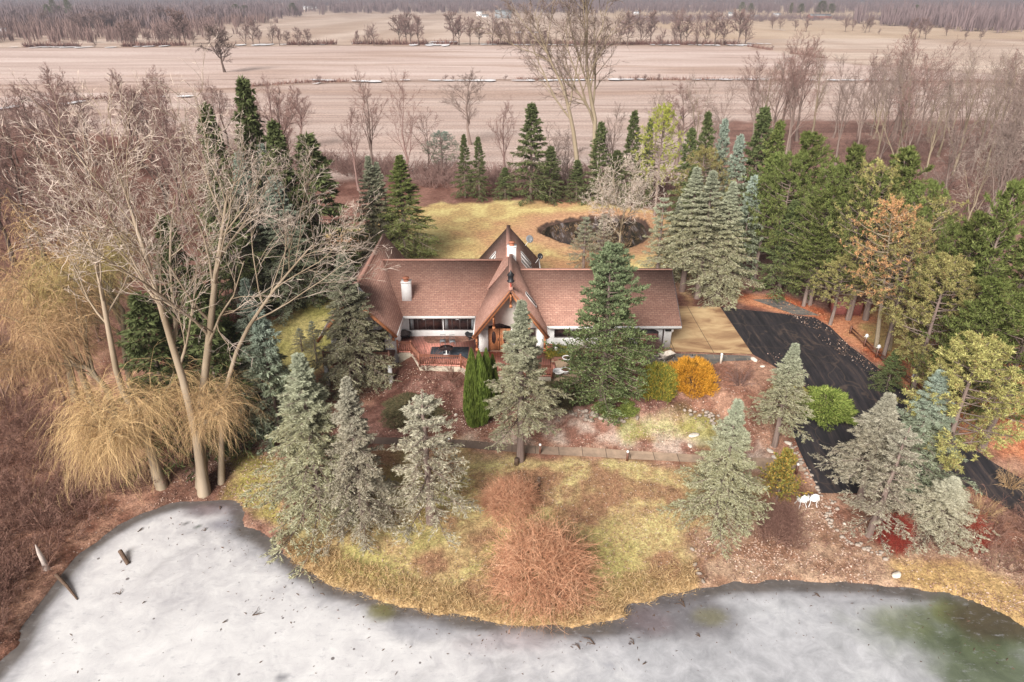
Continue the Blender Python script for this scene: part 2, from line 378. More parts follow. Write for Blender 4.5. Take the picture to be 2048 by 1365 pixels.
M['dogwood'] = foliage('orange_twigs', [(.12, (.25, .105, .065)), (.5, (.58, .29, .175)), (.88, (.80, .51, .34))])
M['red_twig'] = foliage('red_twigs', [(.15, (.17, .02, .015)), (.5, (.32, .05, .035)), (.85, (.42, .12, .07))])
M['brush'] = foliage('brush_twigs', [(.12, (.10, .05, .04)), (.5, (.23, .125, .10)), (.88, (.40, .25, .19))])
M['leaf'] = foliage('fallen_leaves', [(.15, (.22, .11, .075)), (.5, (.42, .27, .20)), (.88, (.74, .60, .52))])
M['straw'] = foliage('straw_grass', [(.15, (.27, .17, .09)), (.5, (.52, .35, .18)), (.85, (.72, .54, .31))])
# ---------------------------------------------------------------- ground
def W(pts): return [G(u, v)[:2] for u, v in pts]
Z_FRONT = W([(770,905),(1100,915),(1400,930),(1520,960),(1540,1040),(1400,1120),(1385,1180),(1270,1200),(1100,1255),(760,1205),(600,1130),(560,1080),(700,960)])
Z_MULCH = W([(780,740),(960,745),(1100,760),(1300,740),(1330,790),(1420,840),(1100,845),(900,870),(760,885),(700,900),(560,930),(640,860),(740,800)])
Z_GRAVEL = W([(900,885),(1100,835),(1400,840),(1520,880),(1550,940),(1400,915),(1100,895)])
Z_NEEDLE = W([(1440,595),(1560,590),(1680,640),(1700,600),(1900,640),(2200,780),(2200,1010),(1830,800),(1700,690),(1630,632),(1500,615)])
Z_REAR = [(-26, 69), (-16, 62), (-17, 52), (-8, 45), (-10, 51), (17, 64), (24, 66), (32, 76), (36, 98), (10, 108), (-14, 104), (-30, 97)]
Z_REAR = W([(545,640),(620,600),(690,520),(640,470),(850,408),(1010,404),(1210,402),(1340,430),(1420,480),(1450,580),(1380,612),(1340,560),(800,560),(700,640),(560,800),(500,820)])
Z_SIDE = W([(545,640),(650,590),(700,640),(690,700),(560,800),(490,780)])
Z_WOODL = W([(-600,200),(560,300),(640,400),(640,560),(520,640),(480,860),(300,1000),(100,1140),(30,1240),(-100,1365),(-700,1300),(-900,700)])
Z_BANKL = W([(-100,1365),(30,1240),(100,1140),(300,1010),(470,860),(560,930),(560,1080),(500,1070),(470,1000),(340,1010),(130,1150),(0,1330)])
Z_BANKR = W([(1385,1090),(1420,1050),(1540,1040),(1640,990),(1700,1080),(2100,1090),(2300,1300),(2060,1270),(1900,1200),(1680,1172),(1420,1190),(1385,1160)])
Z_WOODR = W([(1430,240),(2300,240),(2900,900),(2300,900),(2048,830),(1900,640),(1700,600),(1560,590),(1440,560),(1370,420)])
xs = np.concatenate([-np.geomspace(46, 5200, 110)[::-1], np.arange(-45.6, 45.7, .33), np.geomspace(46, 5200, 110)])
ys = np.concatenate([np.linspace(-300, 16, 12), np.arange(18, 72, .3), np.arange(72, 112, .6), np.geomspace(113, 5200, 260)])
X, Y = np.meshgrid(xs, ys); Z, D, D2 = zT(X, Y, True)
far_n = (fbm(X, Y, 60, 2)-.5)
Z = Z+ss(120, 300, Y)*far_n*1.2
P2 = np.stack([X.ravel(), Y.ravel()], 1)
def zone(poly, soft=1.2, jit=1.6, js=2.2):
    m = np.zeros(len(P2)); pl = np.array(poly)
    k = (P2[:, 0] > pl[:, 0].min()-4) & (P2[:, 0] < pl[:, 0].max()+4) & (P2[:, 1] > pl[:, 1].min()-4) & (P2[:, 1] < pl[:, 1].max()+4)
    d = sdist(P2[k], poly)+jit*(fbm(P2[k, 0], P2[k, 1], js)-.5)*2
    m[k] = ss(soft, -soft, d); return m.reshape(X.shape)[..., None]
def C(*c): return np.array(c, float)
def lerp(a, b, t): return a*(1-t)+b*t
n1 = fbm(X, Y, 2.4, 4)[..., None]; n2 = fbm(X+90, Y+33, 1.1, 3)[..., None]; n3 = fbm(X-70, Y+133, 9, 3)[..., None]
sn = fbm(X/9, Y+.3*X/9, 5, 4)[..., None]
fieldA = lerp(C(.47, .35, .31), C(.56, .44, .40), ss(.3, .7, sn))
col = fieldA+0*X[..., None]
# far fields, bands laid out on the ground
def seg(ax, ay, bx, by): return ay+(X-ax)*(by-ay)/(bx-ax)
def gp(u, v): return atz(u, v, 0)
lineA = np.interp(X, [gp(0, 222)[0], gp(300, 190)[0], gp(600, 167)[0], gp(1000, 158)[0], gp(2048, 166)[0]], [gp(0, 222)[1], gp(300, 190)[1], gp(600, 167)[1], gp(1000, 158)[1], gp(2048, 166)[1]])
lineB = np.interp(X, [gp(0, 97)[0], gp(700, 92)[0], gp(1480, 93)[0], gp(1700, 128)[0], gp(2048, 150)[0]], [gp(0, 97)[1], gp(700, 92)[1], gp(1480, 93)[1], gp(1700, 128)[1], gp(2048, 150)[1]])
fieldB = lerp(C(.54, .41, .37), C(.66, .52, .48), ss(.3, .7, fbm(X/14, Y, 9, 4)[..., None]))
fieldC = lerp(C(.50, .385, .325), C(.62, .49, .42), ss(.35, .65, fbm(X/4, Y/14, 7, 3)[..., None]))
strip = ss(.35, .7, fbm(X/3, Y/30, 9, 2))[..., None]
fieldC = np.where((Y > 480)[..., None], lerp(fieldC, C(.42, .30, .23), .5*strip), fieldC)
tB = ss(-1.5, 1.5, Y-lineA)[..., None]; tC = ss(-2, 2, Y-lineB)[..., None]
col = lerp(col, fieldB, tB); col = lerp(col, fieldC, tC)
dk = C(.26, .175, .13)
col = lerp(col, dk, np.exp(-((Y-lineA+1.5)/2.6)**2)[..., None]*.9)
col = lerp(col, dk, np.exp(-((Y-lineB+1)/6)**2)[..., None]*.85)
swale = fbm(X/6, Y, 16, 3)[..., None]
col = lerp(col, C(.40, .27, .215), ss(.56, .72, swale)*ss(110, 150, Y)[..., None]*(.6+.0*X[..., None]))
l3 = np.interp(X, [gp(0, 172)[0], gp(600, 160)[0]], [gp(0, 172)[1], gp(600, 158)[1]])
col = lerp(col, C(.30, .20, .16), (np.exp(-((Y-l3)/1.6)**2)*(X < gp(560, 160)[0]))[..., None]*.8)
l4 = np.interp(X, [gp(1000, 172)[0], gp(1300, 175)[0], gp(1800, 190)[0]], [gp(1000, 172)[1], gp(1300, 175)[1], gp(1800, 192)[1]])
col = lerp(col, C(.33, .22, .18), (np.exp(-((Y-l4)/1.1)**2)*(X > gp(1000, 172)[0]))[..., None]*.8)
tan = ((X > 150) & (Y > 560))[..., None]
col = np.where(tan, lerp(col, C(.58, .43, .29), .4), col)
# yard
brushc = lerp(C(.15, .07, .055), C(.27, .145, .115), ss(.3, .7, n1))
yard = ss(113, 108, Y)*ss(-34, -26, X)*ss(42, 34, X)
col = lerp(col, brushc, ss(122, 114, Y+4*(n1[..., 0]-.5))[..., None]*ss(75, 55, np.abs(X-5))[..., None])
col = lerp(col, brushc, zone(Z_WOODL, 2, 4)); col = lerp(col, lerp(brushc, C(.45, .30, .26), .25), zone(Z_WOODR, 2, 4))
near = ss(60, 50, Y)[..., None]*ss(60, 40, np.abs(X))[..., None]
litter = lerp(C(.24, .115, .08), C(.42, .24, .17), ss(.3, .7, n2))
col = lerp(col, litter, near)
lawn_b = lerp(C(.52, .36, .17), C(.68, .55, .25), ss(.3, .7, n1)); lawn_b = lerp(lawn_b, C(.52, .29, .16), ss(.52, .75, n3))
col = lerp(col, lawn_b, zone(Z_REAR, 1.2, 2.5)); 
lawn_s = lerp(C(.36, .33, .11), C(.50, .42, .18), ss(.3, .7, n1))
col = lerp(col, lawn_s, zone(Z_SIDE, 1.2, 1.5))
col = lerp(col, C(.54, .29, .18), ss(5.5, 1.5, D2+2*(n1[..., 0]-.5))[..., None]*.85)
col = np.where((D2 < .6)[..., None], lerp(C(.05, .035, .03), C(.15, .09, .07), n2), col)
mulch = lerp(C(.12, .055, .042), C(.26, .135, .11), ss(.3, .7, n2))
col = lerp(col, mulch, zone(Z_MULCH, .8, 1.4))
gravel = lerp(C(.28, .14, .105), C(.50, .38, .32), ss(.35, .65, n2))
col = lerp(col, gravel, zone(Z_GRAVEL, .8, 1.6))
col = lerp(col, C(.33, .36, .10), zone(W([(1250,835),(1420,830),(1440,880),(1250,880)]), .8, 1.6)*.6)
grassf = lerp(C(.46, .33, .17), C(.56, .47, .22), ss(.3, .7, n1)); grassf = lerp(grassf, C(.30, .155, .10), ss(.46, .62, fbm(X+7, Y-31, 2.0, 4)[..., None])*.85)
col = lerp(col, grassf, zone(Z_FRONT, .8, 1.6))
gz = zone(W([(640,1180),(720,930),(950,900),(900,1060),(1230,1040),(1330,1160),(1250,1230),(1200,1130),(900,1130),(780,1210)]), 1.5, 2.5)
col = lerp(col, C(.34, .31, .10), gz*ss(.35, .62, n1)*.6)
bankr = lerp(C(.26, .145, .095), C(.44, .30, .21), ss(.3, .7, n2)); col = lerp(col, bankr, zone(Z_BANKR, .8, 1.4))
col = lerp(col, C(.48, .32, .14), zone(W([(1800,1130),(1960,1120),(2100,1200),(2060,1260),(1930,1190),(1820,1160)]), .6, 1.2)*.85)
bankl = lerp(C(.16, .08, .058), C(.31, .185, .14), ss(.3, .7, n2)); col = lerp(col, bankl, zone(Z_BANKL, .8, 1.4))
col = lerp(col, C(.50, .34, .17), (ss(1.7, .5, D)*((X > -14) & (X < 11)))[..., None]*.9)
col = lerp(col, C(.44, .42, .10), zone(W([(430,905),(560,905),(560,1060),(500,1000)]), .6, 1.4)*.55)
needle = lerp(C(.42, .12, .055), C(.55, .25, .14), ss(.3, .7, n1)); col = lerp(col, needle, zone(Z_NEEDLE, .8, 1.4))
col = lerp(col, C(.48, .36, .15), zone(W([(1760,600),(1880,660),(1800,720),(1720,680)]), .6, 1.5)*.8)
col = lerp(col, C(.46, .45, .12), zone(W([(1600,740),(1650,800),(1600,830),(1560,780)]), .5, 1.0)*.7)
col = lerp(col, C(.10, .05, .035), ss(.45, .05, D)[..., None]*.9)
I = np.arange(X.size).reshape(X.shape)
gm = mesh('ground', np.stack([X, Y, Z], -1).reshape(-1, 3), [np.stack([I[:-1, :-1], I[:-1, 1:], I[1:, 1:], I[1:, :-1]], -1).reshape(-1, 4)])
def setcol(me, colr):
    ca = me.color_attributes.new('Col', 'FLOAT_COLOR', 'POINT'); c4 = np.ones((len(me.vertices), 4), np.float32)
    c4[:, :3] = np.clip(colr.reshape(-1, 3), 0, 1); ca.data.foreach_set('color', c4.ravel())
setcol(gm, np.broadcast_to(col, X.shape+(3,)).copy())
m, n, l, b = newmat('ground')
at = n.new('ShaderNodeAttribute'); at.attribute_name = 'Col'; v = coords(n, l)
f1 = ramp(n, l, noise(n, l, 2.2, 7, v, .72), [(.32, (.12, .12, .12)), (.66, (.86, .86, .86))])
c = mix(n, l, .6, at.outputs[0], f1, 'OVERLAY')
f2 = ramp(n, l, noise(n, l, 9, 4, v, .8), [(.35, (.15, .15, .15)), (.65, (.85, .85, .85))])
nearm = n.new('ShaderNodeMapRange'); nearm.inputs[1].default_value = 130; nearm.inputs[2].default_value = 80; nearm.inputs[4].default_value = .6
sx0 = n.new('ShaderNodeSeparateXYZ'); l.new(v, sx0.inputs[0]); l.new(sx0.outputs[1], nearm.inputs[0]); c = mix(n, l, nearm.outputs[0], c, f2, 'OVERLAY')
rows = ramp(n, l, noise(n, l, 1, 4, coords(n, l, scale=(.012, .35, 1)), .7), [(.35, (.38, .38, .38)), (.65, (.64, .64, .64))])
sx = n.new('ShaderNodeSeparateXYZ'); l.new(v, sx.inputs[0])
mr = n.new('ShaderNodeMapRange'); mr.inputs[1].default_value = 110; mr.inputs[2].default_value = 130; mr.inputs[4].default_value = .8; l.new(sx.outputs[1], mr.inputs[0])
c = mix(n, l, mr.outputs[0], c, mix(n, l, 1.0, c, rows, 'OVERLAY'))
# pale fallen leaves
vo = n.new('ShaderNodeTexVoronoi'); vo.inputs['Scale'].default_value = 3.6; l.new(v, vo.inputs['Vector'])
leaf = math_(n, l, 'LESS_THAN', vo.outputs['Distance'], .17); sp = n.new('ShaderNodeSeparateColor'); l.new(vo.outputs['Color'], sp.inputs[0])
leaf = math_(n, l, 'MULTIPLY', leaf, math_(n, l, 'GREATER_THAN', sp.outputs[0], .45))
mr2 = n.new('ShaderNodeMapRange'); mr2.inputs[1].default_value = 62; mr2.inputs[2].default_value = 50; mr2.inputs[4].default_value = .8; l.new(sx.outputs[1], mr2.inputs[0])
leaf = math_(n, l, 'MULTIPLY', leaf, mr2.outputs[0])
leaf = math_(n, l, 'MULTIPLY', leaf, ramp(n, l, noise(n, l, .3, 3, v), [(.42, (0, 0, 0)), (.62, (1, 1, 1))]))
c = mix(n, l, leaf, c, (.72, .58, .52))
l.new(c, b.inputs['Base Color']); b.inputs['Roughness'].default_value = .95; b.inputs['Specular IOR Level'].default_value = .1
bump(n, l, b, noise(n, l, 5, 6, v, .7), .6, .12)
tag(link('ground', gm, m), kind='structure')

# ---------------------------------------------------------------- frozen pond
xi = np.arange(-44, 36, .3); yi = np.arange(6, 47, .3); XI, YI = np.meshgrid(xi, yi)
PI_ = np.stack([XI.ravel(), YI.ravel()], 1); dI = -sdist(PI_, POND_S).reshape(XI.shape)
keep = dI > -1.3
ni = fbm(XI, YI, 3, 4); nb_ = fbm(XI+40, YI, 7, 3)
white = lerp(C(.54, .53, .55), C(.67, .66, .675), ss(.3, .75, fbm(XI, YI, 5, 4)[..., None]))
wl_ = ss(8, -6, XI)[..., None]; white = lerp(white*C(.80, .82, .84), white, wl_)
ci = white
ci = lerp(ci, C(.34, .335, .36), (ss(1.9, .1, dI+1.8*(ni-.5))*.85)[..., None]); ci = lerp(ci, C(.10, .085, .075), (ss(.75, .15, dI+.5*(ni-.5))*.9)[..., None])
def blot(u, v, r, c, k=1.0, ax=1.0):
    global ci
    x, y, _ = atz(u, v, ICE_Z); q = np.hypot((XI-x)/ax, YI-y)+r*1.1*(ni-.5)
    ci = lerp(ci, C(*c), (ss(r, r*.25, q)*k)[..., None])
blot(1370,1240, 2.4, (.13,.12,.13), .85, 1.9); blot(1420,1235,.9,(.19,.18,.09),.6,1.6); blot(1310,1245,1.2,(.20,.15,.16),.5,1.4)
blot(2000,1330, 5.2, (.09,.115,.06), .9, 1.4); blot(1900,1232,1.2,(.20,.22,.05),.8,1.3); blot(1960,1270,2.8,(.09,.11,.06),.85,1.5); blot(1990,1240,2.0,(.08,.06,.04),.85,1.8); blot(1800,1240,1.4,(.16,.18,.10),.6,1.8)
blot(755,1225,.8,(.16,.15,.06),.8,1.3); blot(850,1262,1.0,(.33,.33,.36),.7,2.2)
blot(410,1022,1.2,(.15,.11,.12),.8,2.2); blot(440,1050,.9,(.22,.21,.25),.7,1.6); blot(395,1055,.35,(.07,.09,.07),.9,1.3); blot(372,1047,.3,(.07,.07,.07),.8,1.2)
blot(560,1355,.45,(.15,.15,.17),.8,1.2); blot(1020,1285,1.0,(.40,.36,.38),.7,4)
cr = np.abs(fbm(XI*.6, YI*1.3, 6, 3)-.5); ci = lerp(ci, ci*.86, ss(.03, .0, cr)[..., None])
II = np.arange(XI.size).reshape(XI.shape); q = np.stack([II[:-1, :-1], II[:-1, 1:], II[1:, 1:], II[1:, :-1]], -1).reshape(-1, 4)
kq = keep.ravel()[q].all(1); im = mesh('ice', np.stack([XI, YI, ICE_Z+0*XI], -1).reshape(-1, 3), [q[kq]]); setcol(im, ci)
m, n, l, b = newmat('pond_ice'); at = n.new('ShaderNodeAttribute'); at.attribute_name = 'Col'; v = coords(n, l)
c = mix(n, l, .42, at.outputs[0], ramp(n, l, noise(n, l, .9, 9, v, .7, .5), [(.32, (.22, .22, .24)), (.66, (.80, .79, .80))]), 'OVERLAY')
vo = n.new('ShaderNodeTexVoronoi'); vo.inputs['Scale'].default_value = 1.1; l.new(v, vo.inputs['Vector']); sp = n.new('ShaderNodeSeparateColor'); l.new(vo.outputs['Color'], sp.inputs[0])
dot = math_(n, l, 'MULTIPLY', math_(n, l, 'LESS_THAN', vo.outputs['Distance'], math_(n, l, 'MULTIPLY', sp.outputs[1], .12)), math_(n, l, 'GREATER_THAN', sp.outputs[0], .55))
c = mix(n, l, math_(n, l, 'MULTIPLY', dot, .8), c, (.07, .05, .05))
mott = ramp(n, l, noise(n, l, 2.6, 6, coords(n, l, scale=(.6, 1.4, 1)), .8), [(.56, (0, 0, 0)), (.70, (.6, .6, .6))])
c = mix(n, l, mott, c, (.36, .36, .40))
l.new(c, b.inputs['Base Color']); b.inputs['Roughness'].default_value = .38; b.inputs['Specular IOR Level'].default_value = .35
tag(link('ice_pond', im, m), kind='structure')
# small dark pool behind the house
bw = MB(); bw.add([(*p, -.42) for p in BP_S], [tuple(range(len(BP_S)))])
m, n, l, b = newmat('dark_pool'); v = coords(n, l)
l.new(ramp(n, l, noise(n, l, 1.0, 5, coords(n, l, scale=(1.6, .25, 1))), [(.40, (.018, .013, .012)), (.54, (.09, .055, .04)), (.66, (.24, .21, .22))]), b.inputs['Base Color']); b.inputs['Roughness'].default_value = .15  # stretched pale streaks in the colour paint reflections onto the dark water
tag(bw.build('pool_water', m), kind='structure')
# ---------------------------------------------------------------- drive, patio and walk
def sheet(name, px, mat, dz, sub=1.0, world=False):
    pl = px if world else W(px); a = np.array(pl); mn, mx = a.min(0), a.max(0)
    import bmesh
    bm = bmesh.new(); vs = [bm.verts.new((x, y, 0)) for x, y in pl]; bm.faces.new(vs)
    k = mn[0]-.5
    for ax, lo, hi in ((0, mn[0], mx[0]), (1, mn[1], mx[1])):
        t = lo+sub
        while t < hi:
            no = [0, 0, 0]; no[ax] = 1; co = [0, 0, 0]; co[ax] = t
            bmesh.ops.bisect_plane(bm, geom=bm.verts[:]+bm.edges[:]+bm.faces[:], plane_co=co, plane_no=no); t += sub
    bmesh.ops.triangulate(bm, faces=bm.faces[:])
    co = np.array([v_.co[:] for v_ in bm.verts]); zz = zT(co[:, 0], co[:, 1])
    for v_, z_ in zip(bm.verts, zz): v_.co.z = z_+dz
    me = bpy.data.meshes.new(name); bm.normal_update(); bm.to_mesh(me); bm.free()
    return tag(link(name, me, mat), kind='structure')
sheet('asphalt_drive', [(1441,616),(1628,636),(1660,655),(1700,695),(1760,742),(1822,790),(1870,840),(1990,930),(2100,990),(2300,1090),(2300,1140),(2080,1060),(2000,1010),(1940,975),(1850,990),(1640,988),(1600,905),(1578,850),(1560,830),(1650,828),(1640,800),(1585,758),(1506,711)], M['asphalt'], .07, .6)
sheet('concrete_apron', [(1300,612),(1440,616),(1505,710),(1300,703)], M['concrete'], .075, .8)
sheet('patio', [(1296,706),(1500,713),(1506,722),(1440,724),(1392,748),(1290,748)], M['patio'], .05, .6)
sheet('gravel_pad', [(1505,600),(1560,598),(1640,632),(1590,630)], M['patio'], .03, .7)
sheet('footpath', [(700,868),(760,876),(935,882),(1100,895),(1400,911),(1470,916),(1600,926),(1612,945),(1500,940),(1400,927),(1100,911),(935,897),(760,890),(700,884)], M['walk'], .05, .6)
snow = MB()
def snow_strip(px, w0, kind='row'):
    w0 = w0*2.3
    pts = [gp(u, v) for u, v in px]
    for i in range(len(pts)-1):
        a = np.array(pts[i]); c_ = np.array(pts[i+1]); L = np.linalg.norm(c_-a); k = max(2, int(L/5))
        for j in range(k):
            if random.random() < .28: continue
            p = a+(c_-a)*(j/k); q_ = a+(c_-a)*((j+random.uniform(.7, 1.3))/k); w_ = w0*random.uniform(.4, 1.2)
            z = 1.0
            V = []
            for t_ in (0, .33, .66, 1):
                x = p+(q_-p)*t_; V.append((x[0], x[1]-w_*math.sin(math.pi*(.15+.7*t_))*.5, 0))
            for t_ in (1, .66, .33, 0):
                x = p+(q_-p)*t_; V.append((x[0], x[1]+w_*math.sin(math.pi*(.15+.7*t_))*.5, 0))
            snow.add(V, [tuple(range(8))])
snow_strip([(0,219),(130,210),(230,201)], 4.5); snow_strip([(290,200),(330,197),(380,196)], 2.0); snow_strip([(620,162),(760,166)], 4); snow_strip([(800,163),(1160,161),(1300,161),(1900,162)], 2.6)
snow_strip([(20,97),(230,96)], 9); snow_strip([(270,94),(340,94)], 6); snow_strip([(470,92),(560,91),(720,88)], 8); snow_strip([(820,90),(900,92)], 12); snow_strip([(960,91),(1150,91)], 5); snow_strip([(1280,90),(1500,92)], 9)
snow_strip([(860,86),(910,86)], 6); snow_strip([(215,66),(290,60)], 12); snow_strip([(1030,66),(1080,66)], 10); snow_strip([(1545,60),(1570,62)], 9); snow_strip([(85,82),(140,75)], 10)
snow_strip([(625,170),(640,168)], 2); snow_strip([(1480,88),(1545,90)], 5)
V = np.vstack(snow.v); I_ = np.array(snow.f[8]); 
V[:, 2] = (zT(V[:, 0], V[:, 1])+ss(120, 300, V[:, 1])*(fbm(V[:, 0], V[:, 1], 60, 2)-.5)*1.2)+.45
tag(link('snow_patches', mesh('snow', V, [I_]), M['snow']), kind='structure')

# ---------------------------------------------------------------- house
hs_ = thing('house', 'long white stucco house with steep brown shingle roofs and pointed gables facing the pond', 'house', (0, 0, 0))
def part(mb, name, mat, parent=hs_, label=None):
    o = mb.build(name, mat, parent); 
    if label: o['label'] = label
    return o
A_X, A_Z, SL = -13.0, 6.45, 1.28
TH = .22
def slab(pts, th=TH):
    mb = MB(); mb.prism([Vector(p) for p in pts], (0, 0, -th)); return mb
def az(x): return A_Z-SL*abs(x-A_X)
# left gabled wing
for s in (1, -1):
    fx = lambda d: A_X+s*d
    ev = 3.2 if s > 0 else 3.55
    mb = slab([(fx(0), 53.2, az(fx(0))), (fx(.8), 53.1, az(fx(.8))), (fx(.8), 50.95, az(fx(.8))), (fx(ev), 51.9, az(fx(ev))), (fx(ev), 66.9, az(fx(ev))), (fx(0), 66.9, az(fx(0)))] if s > 0 else
              [(fx(0), 66.9, az(fx(0))), (fx(ev), 66.9, az(fx(ev))), (fx(ev), 51.9, az(fx(ev))), (fx(.8), 50.95, az(fx(.8))), (fx(.8), 53.1, az(fx(.8))), (fx(0), 53.2, az(fx(0)))])
    part(mb, 'roof', M['shingle_y'])
    mb = MB(); mb.bar((fx(.84), 50.9, az(fx(.8))-.12), (fx(ev+.02), 51.85, az(fx(ev))-.1), .08, .24); mb.bar((fx(.78), 50.9, az(fx(.8))-.1), (fx(.78), 53.1, az(fx(.8))-.1), .08, .2)
    part(mb, 'bargeboard', M['orange_wood'])
    mb = MB(); mb.bar((fx(0), 53.12, az(fx(0))-.14), (fx(.84), 53.05, az(fx(.8))-.14), .1, .26); part(mb, 'rake_trim', M['white'])
    mb = MB(); mb.bar((fx(ev)+.02*s, 51.9, az(fx(ev))-.12), (fx(ev)+.02*s, 55.9, az(fx(ev))-.12), .1, .24)
    part(mb, 'fascia', M['white'])
mb = MB(); mb.bar((A_X, 53.15, A_Z+.03), (A_X, 66.95, A_Z+.03), .34, .09); part(mb, 'ridge_cap', M['ridge'])
mb = MB(); mb.prism([(-16.0, 53.9, -3.2), (-10.15, 53.9, -3.2), (-10.15, 53.9, 2.55), (A_X, 53.9, 6.05), (-16.0, 53.9, 2.35)], (0, 12.6, 0)); part(mb, 'wall', M['stucco'])
def window(x0, x1, y, z0, z1, npan, fr=.07, parent=hs_):
    f = MB(); f.box(x0-fr, x1+fr, y-.07, y, z0-fr, z0); f.box(x0-fr, x1+fr, y-.07, y, z1, z1+fr); f.box(x0-fr, x0, y-.07, y, z0, z1); f.box(x1, x1+fr, y-.07, y, z0, z1)
    for k in range(1, npan):
        c_ = x0+(x1-x0)*k/npan; f.box(c_-fr*.6, c_+fr*.6, y-.065, y, z0, z1)
    o = f.build('window', M['bronze'], parent)
    g = MB(); g.box(x0, x1, y-.02, y-.005, z0, z1); g.build('pane', M['glass'], o); return o
window(-12.5, -11.3, 53.9, .1, 1.9, 2); window(-15.4, -14.0, 53.9, .5, 1.9, 2)
cu = MB(); cu.box(-12.4, -11.95, 53.865, 53.875, .15, 1.85); 
wl = window(-14.6, -11.8, 53.9, -2.7, -.9, 2)
def bracket(x, y, z, s=1, parent=hs_):
    b_ = MB(); b_.bar((x, y, z), (x, y, z-1.15), .16, .16); b_.bar((x, y-.05, z-.95), (x, y-.7, z-.15), .12, .14); b_.bar((x, y, z-.08), (x, y-.85, z-.08), .12, .14)
    b_.box(x-.12, x+.12, y-.14, y+.02, z-1.35, z-1.1); return b_.build('bracket', M['orange_wood'], parent)
bracket(-10.45, 53.8, 2.3); bracket(-11.9, 53.8, 4.3)
mb = MB(); mb.lathe([(.02, .42), (.1, .36), (.13, .1), (.05, 0)], (-10.95, 53.75, 1.35), 8); part(mb, 'wall_lantern', M['black'])
# middle wing
mb = slab([(-13.0, 55.9, 2.42), (-.1, 55.9, 2.42), (-.1, 61.6, 5.62), (-13.0, 61.6, 5.62)]); part(mb, 'roof', M['shingle_x'])
mb = slab([(-13.0, 61.6, 5.62), (-.1, 61.6, 5.62), (-.1, 67.3, 2.42), (-13.0, 67.3, 2.42)]); part(mb, 'roof', M['shingle_x'])
mb = MB(); mb.bar((-12.4, 61.6, 5.66), (-.6, 61.6, 5.66), .34, .08); part(mb, 'ridge_cap', M['ridge'])
mb = MB(); mb.box(-10.1, -2.9, 55.80, 55.895, 2.14, 2.37); part(mb, 'gutter', M['white'])
mb = MB(); mb.box(-10.2, -2.6, 56.6, 66, -1.5, 2.5); part(mb, 'wall', M['stucco'])
window(-9.35, -6.45, 56.6, .72, 2.1, 4); window(-6.2, -3.35, 56.6, .72, 2.1, 4)
for x0 in (-9.3, -6.15, -3.72):
    mb = MB(); mb.box(x0, x0+.3, 56.545, 56.56, .76, 2.06); part(mb, 'curtain', M['grey'])
# entrance gable
def cz(x, zr=6.6): return zr-1.34*abs(x+.1)
for s in (1, -1):
    e = -.1+3.15*s
    pts = [(-.1, 51.75, 6.6), (e, 51.75, cz(e)), (e, 56.9 if s < 0 else 55.3, cz(e)), (e, 60.3, cz(e)), (-.1, 60.3, 6.6)]
    part(slab(pts if s > 0 else pts[::-1]), 'roof', M['shingle_y'])
    mb = MB(); mb.bar((-.1, 51.68, 6.45), (e+.03*s, 51.68, cz(e)-.14), .11, .34); part(mb, 'bargeboard', M['orange_wood'])
    mb = MB(); mb.bar((-.1, 51.58, 6.57), (e+.03*s, 51.58, cz(e)), .09, .1); part(mb, 'rake_trim', M['dark_wood'])
    mb = MB(); mb.bar((e+.02*s, 51.75, cz(e)-.1), (e+.02*s, 56.2 if s < 0 else 54.1, cz(e)-.1), .1, .22); part(mb, 'fascia', M['white'])
mb = MB(); mb.bar((-.1, 51.72, 6.65), (-.1, 60.35, 6.65), .34, .09); part(mb, 'ridge_cap', M['ridge'])
mb = MB(); mb.prism([(-2.85, 53.6, -.2), (-2.1, 53.6, -.2), (-2.1, 53.6, 2.42), (-1.1, 53.6, 2.75), (-.1, 53.6, 2.42), (-.1, 53.6, -.2), (2.7, 53.6, -.2), (2.7, 53.6, 2.6), (-.1, 53.6, 6.2), (-2.85, 53.6, 2.75)], (0, 6.5, 0)); part(mb, 'wall', M['gable'])
for a_, b_ in ((-2.9, -2.1), (-.1, .35), (2.15, 2.78)): mb = MB(); mb.box(a_, b_, 53.52, 53.597, -.2, 2.15); part(mb, 'pier', M['white'])
dl = MB(); dl.box(-2.05, -.15, 53.95, 54.0, 2.12, 2.7); part(dl, 'transom', M['glass'])
for x0 in (-2.08, -1.08):
    mb = MB(); mb.box(x0, x0+.96, 53.8, 53.88, 0.02, 2.1); mb.box(x0+.02, x0+.12, 53.77, 53.8, .05, 2.05); mb.box(x0+.84, x0+.94, 53.77, 53.8, .05, 2.05)
    d_ = part(mb, 'door', M['orange_wood']); g = MB(); pts = [(x0+.48+.19*math.cos(a), 53.78, 1.25+.62*math.sin(a)) for a in np.linspace(0, 2*math.pi, 17)[:-1]]
    g.prism(pts, (0, .015, 0)); g.build('pane', M['glass'], d_); h_ = MB(); hx = x0+(.86 if x0 < -2 else .08); h_.box(hx-.02, hx+.03, 53.72, 53.765, .95, 1.2); h_.build('handle', M['black'], d_)
window(.75, 2.0, 53.6, .6, 2.2, 3)
for x in (-.1,): bracket(x, 52.0, 6.3)
bracket(-1.55, 52.4, 4.1); bracket(1.45, 52.4, 4.1); bracket(-3.0, 52.1, 2.2); bracket(2.8, 52.1, 2.2)
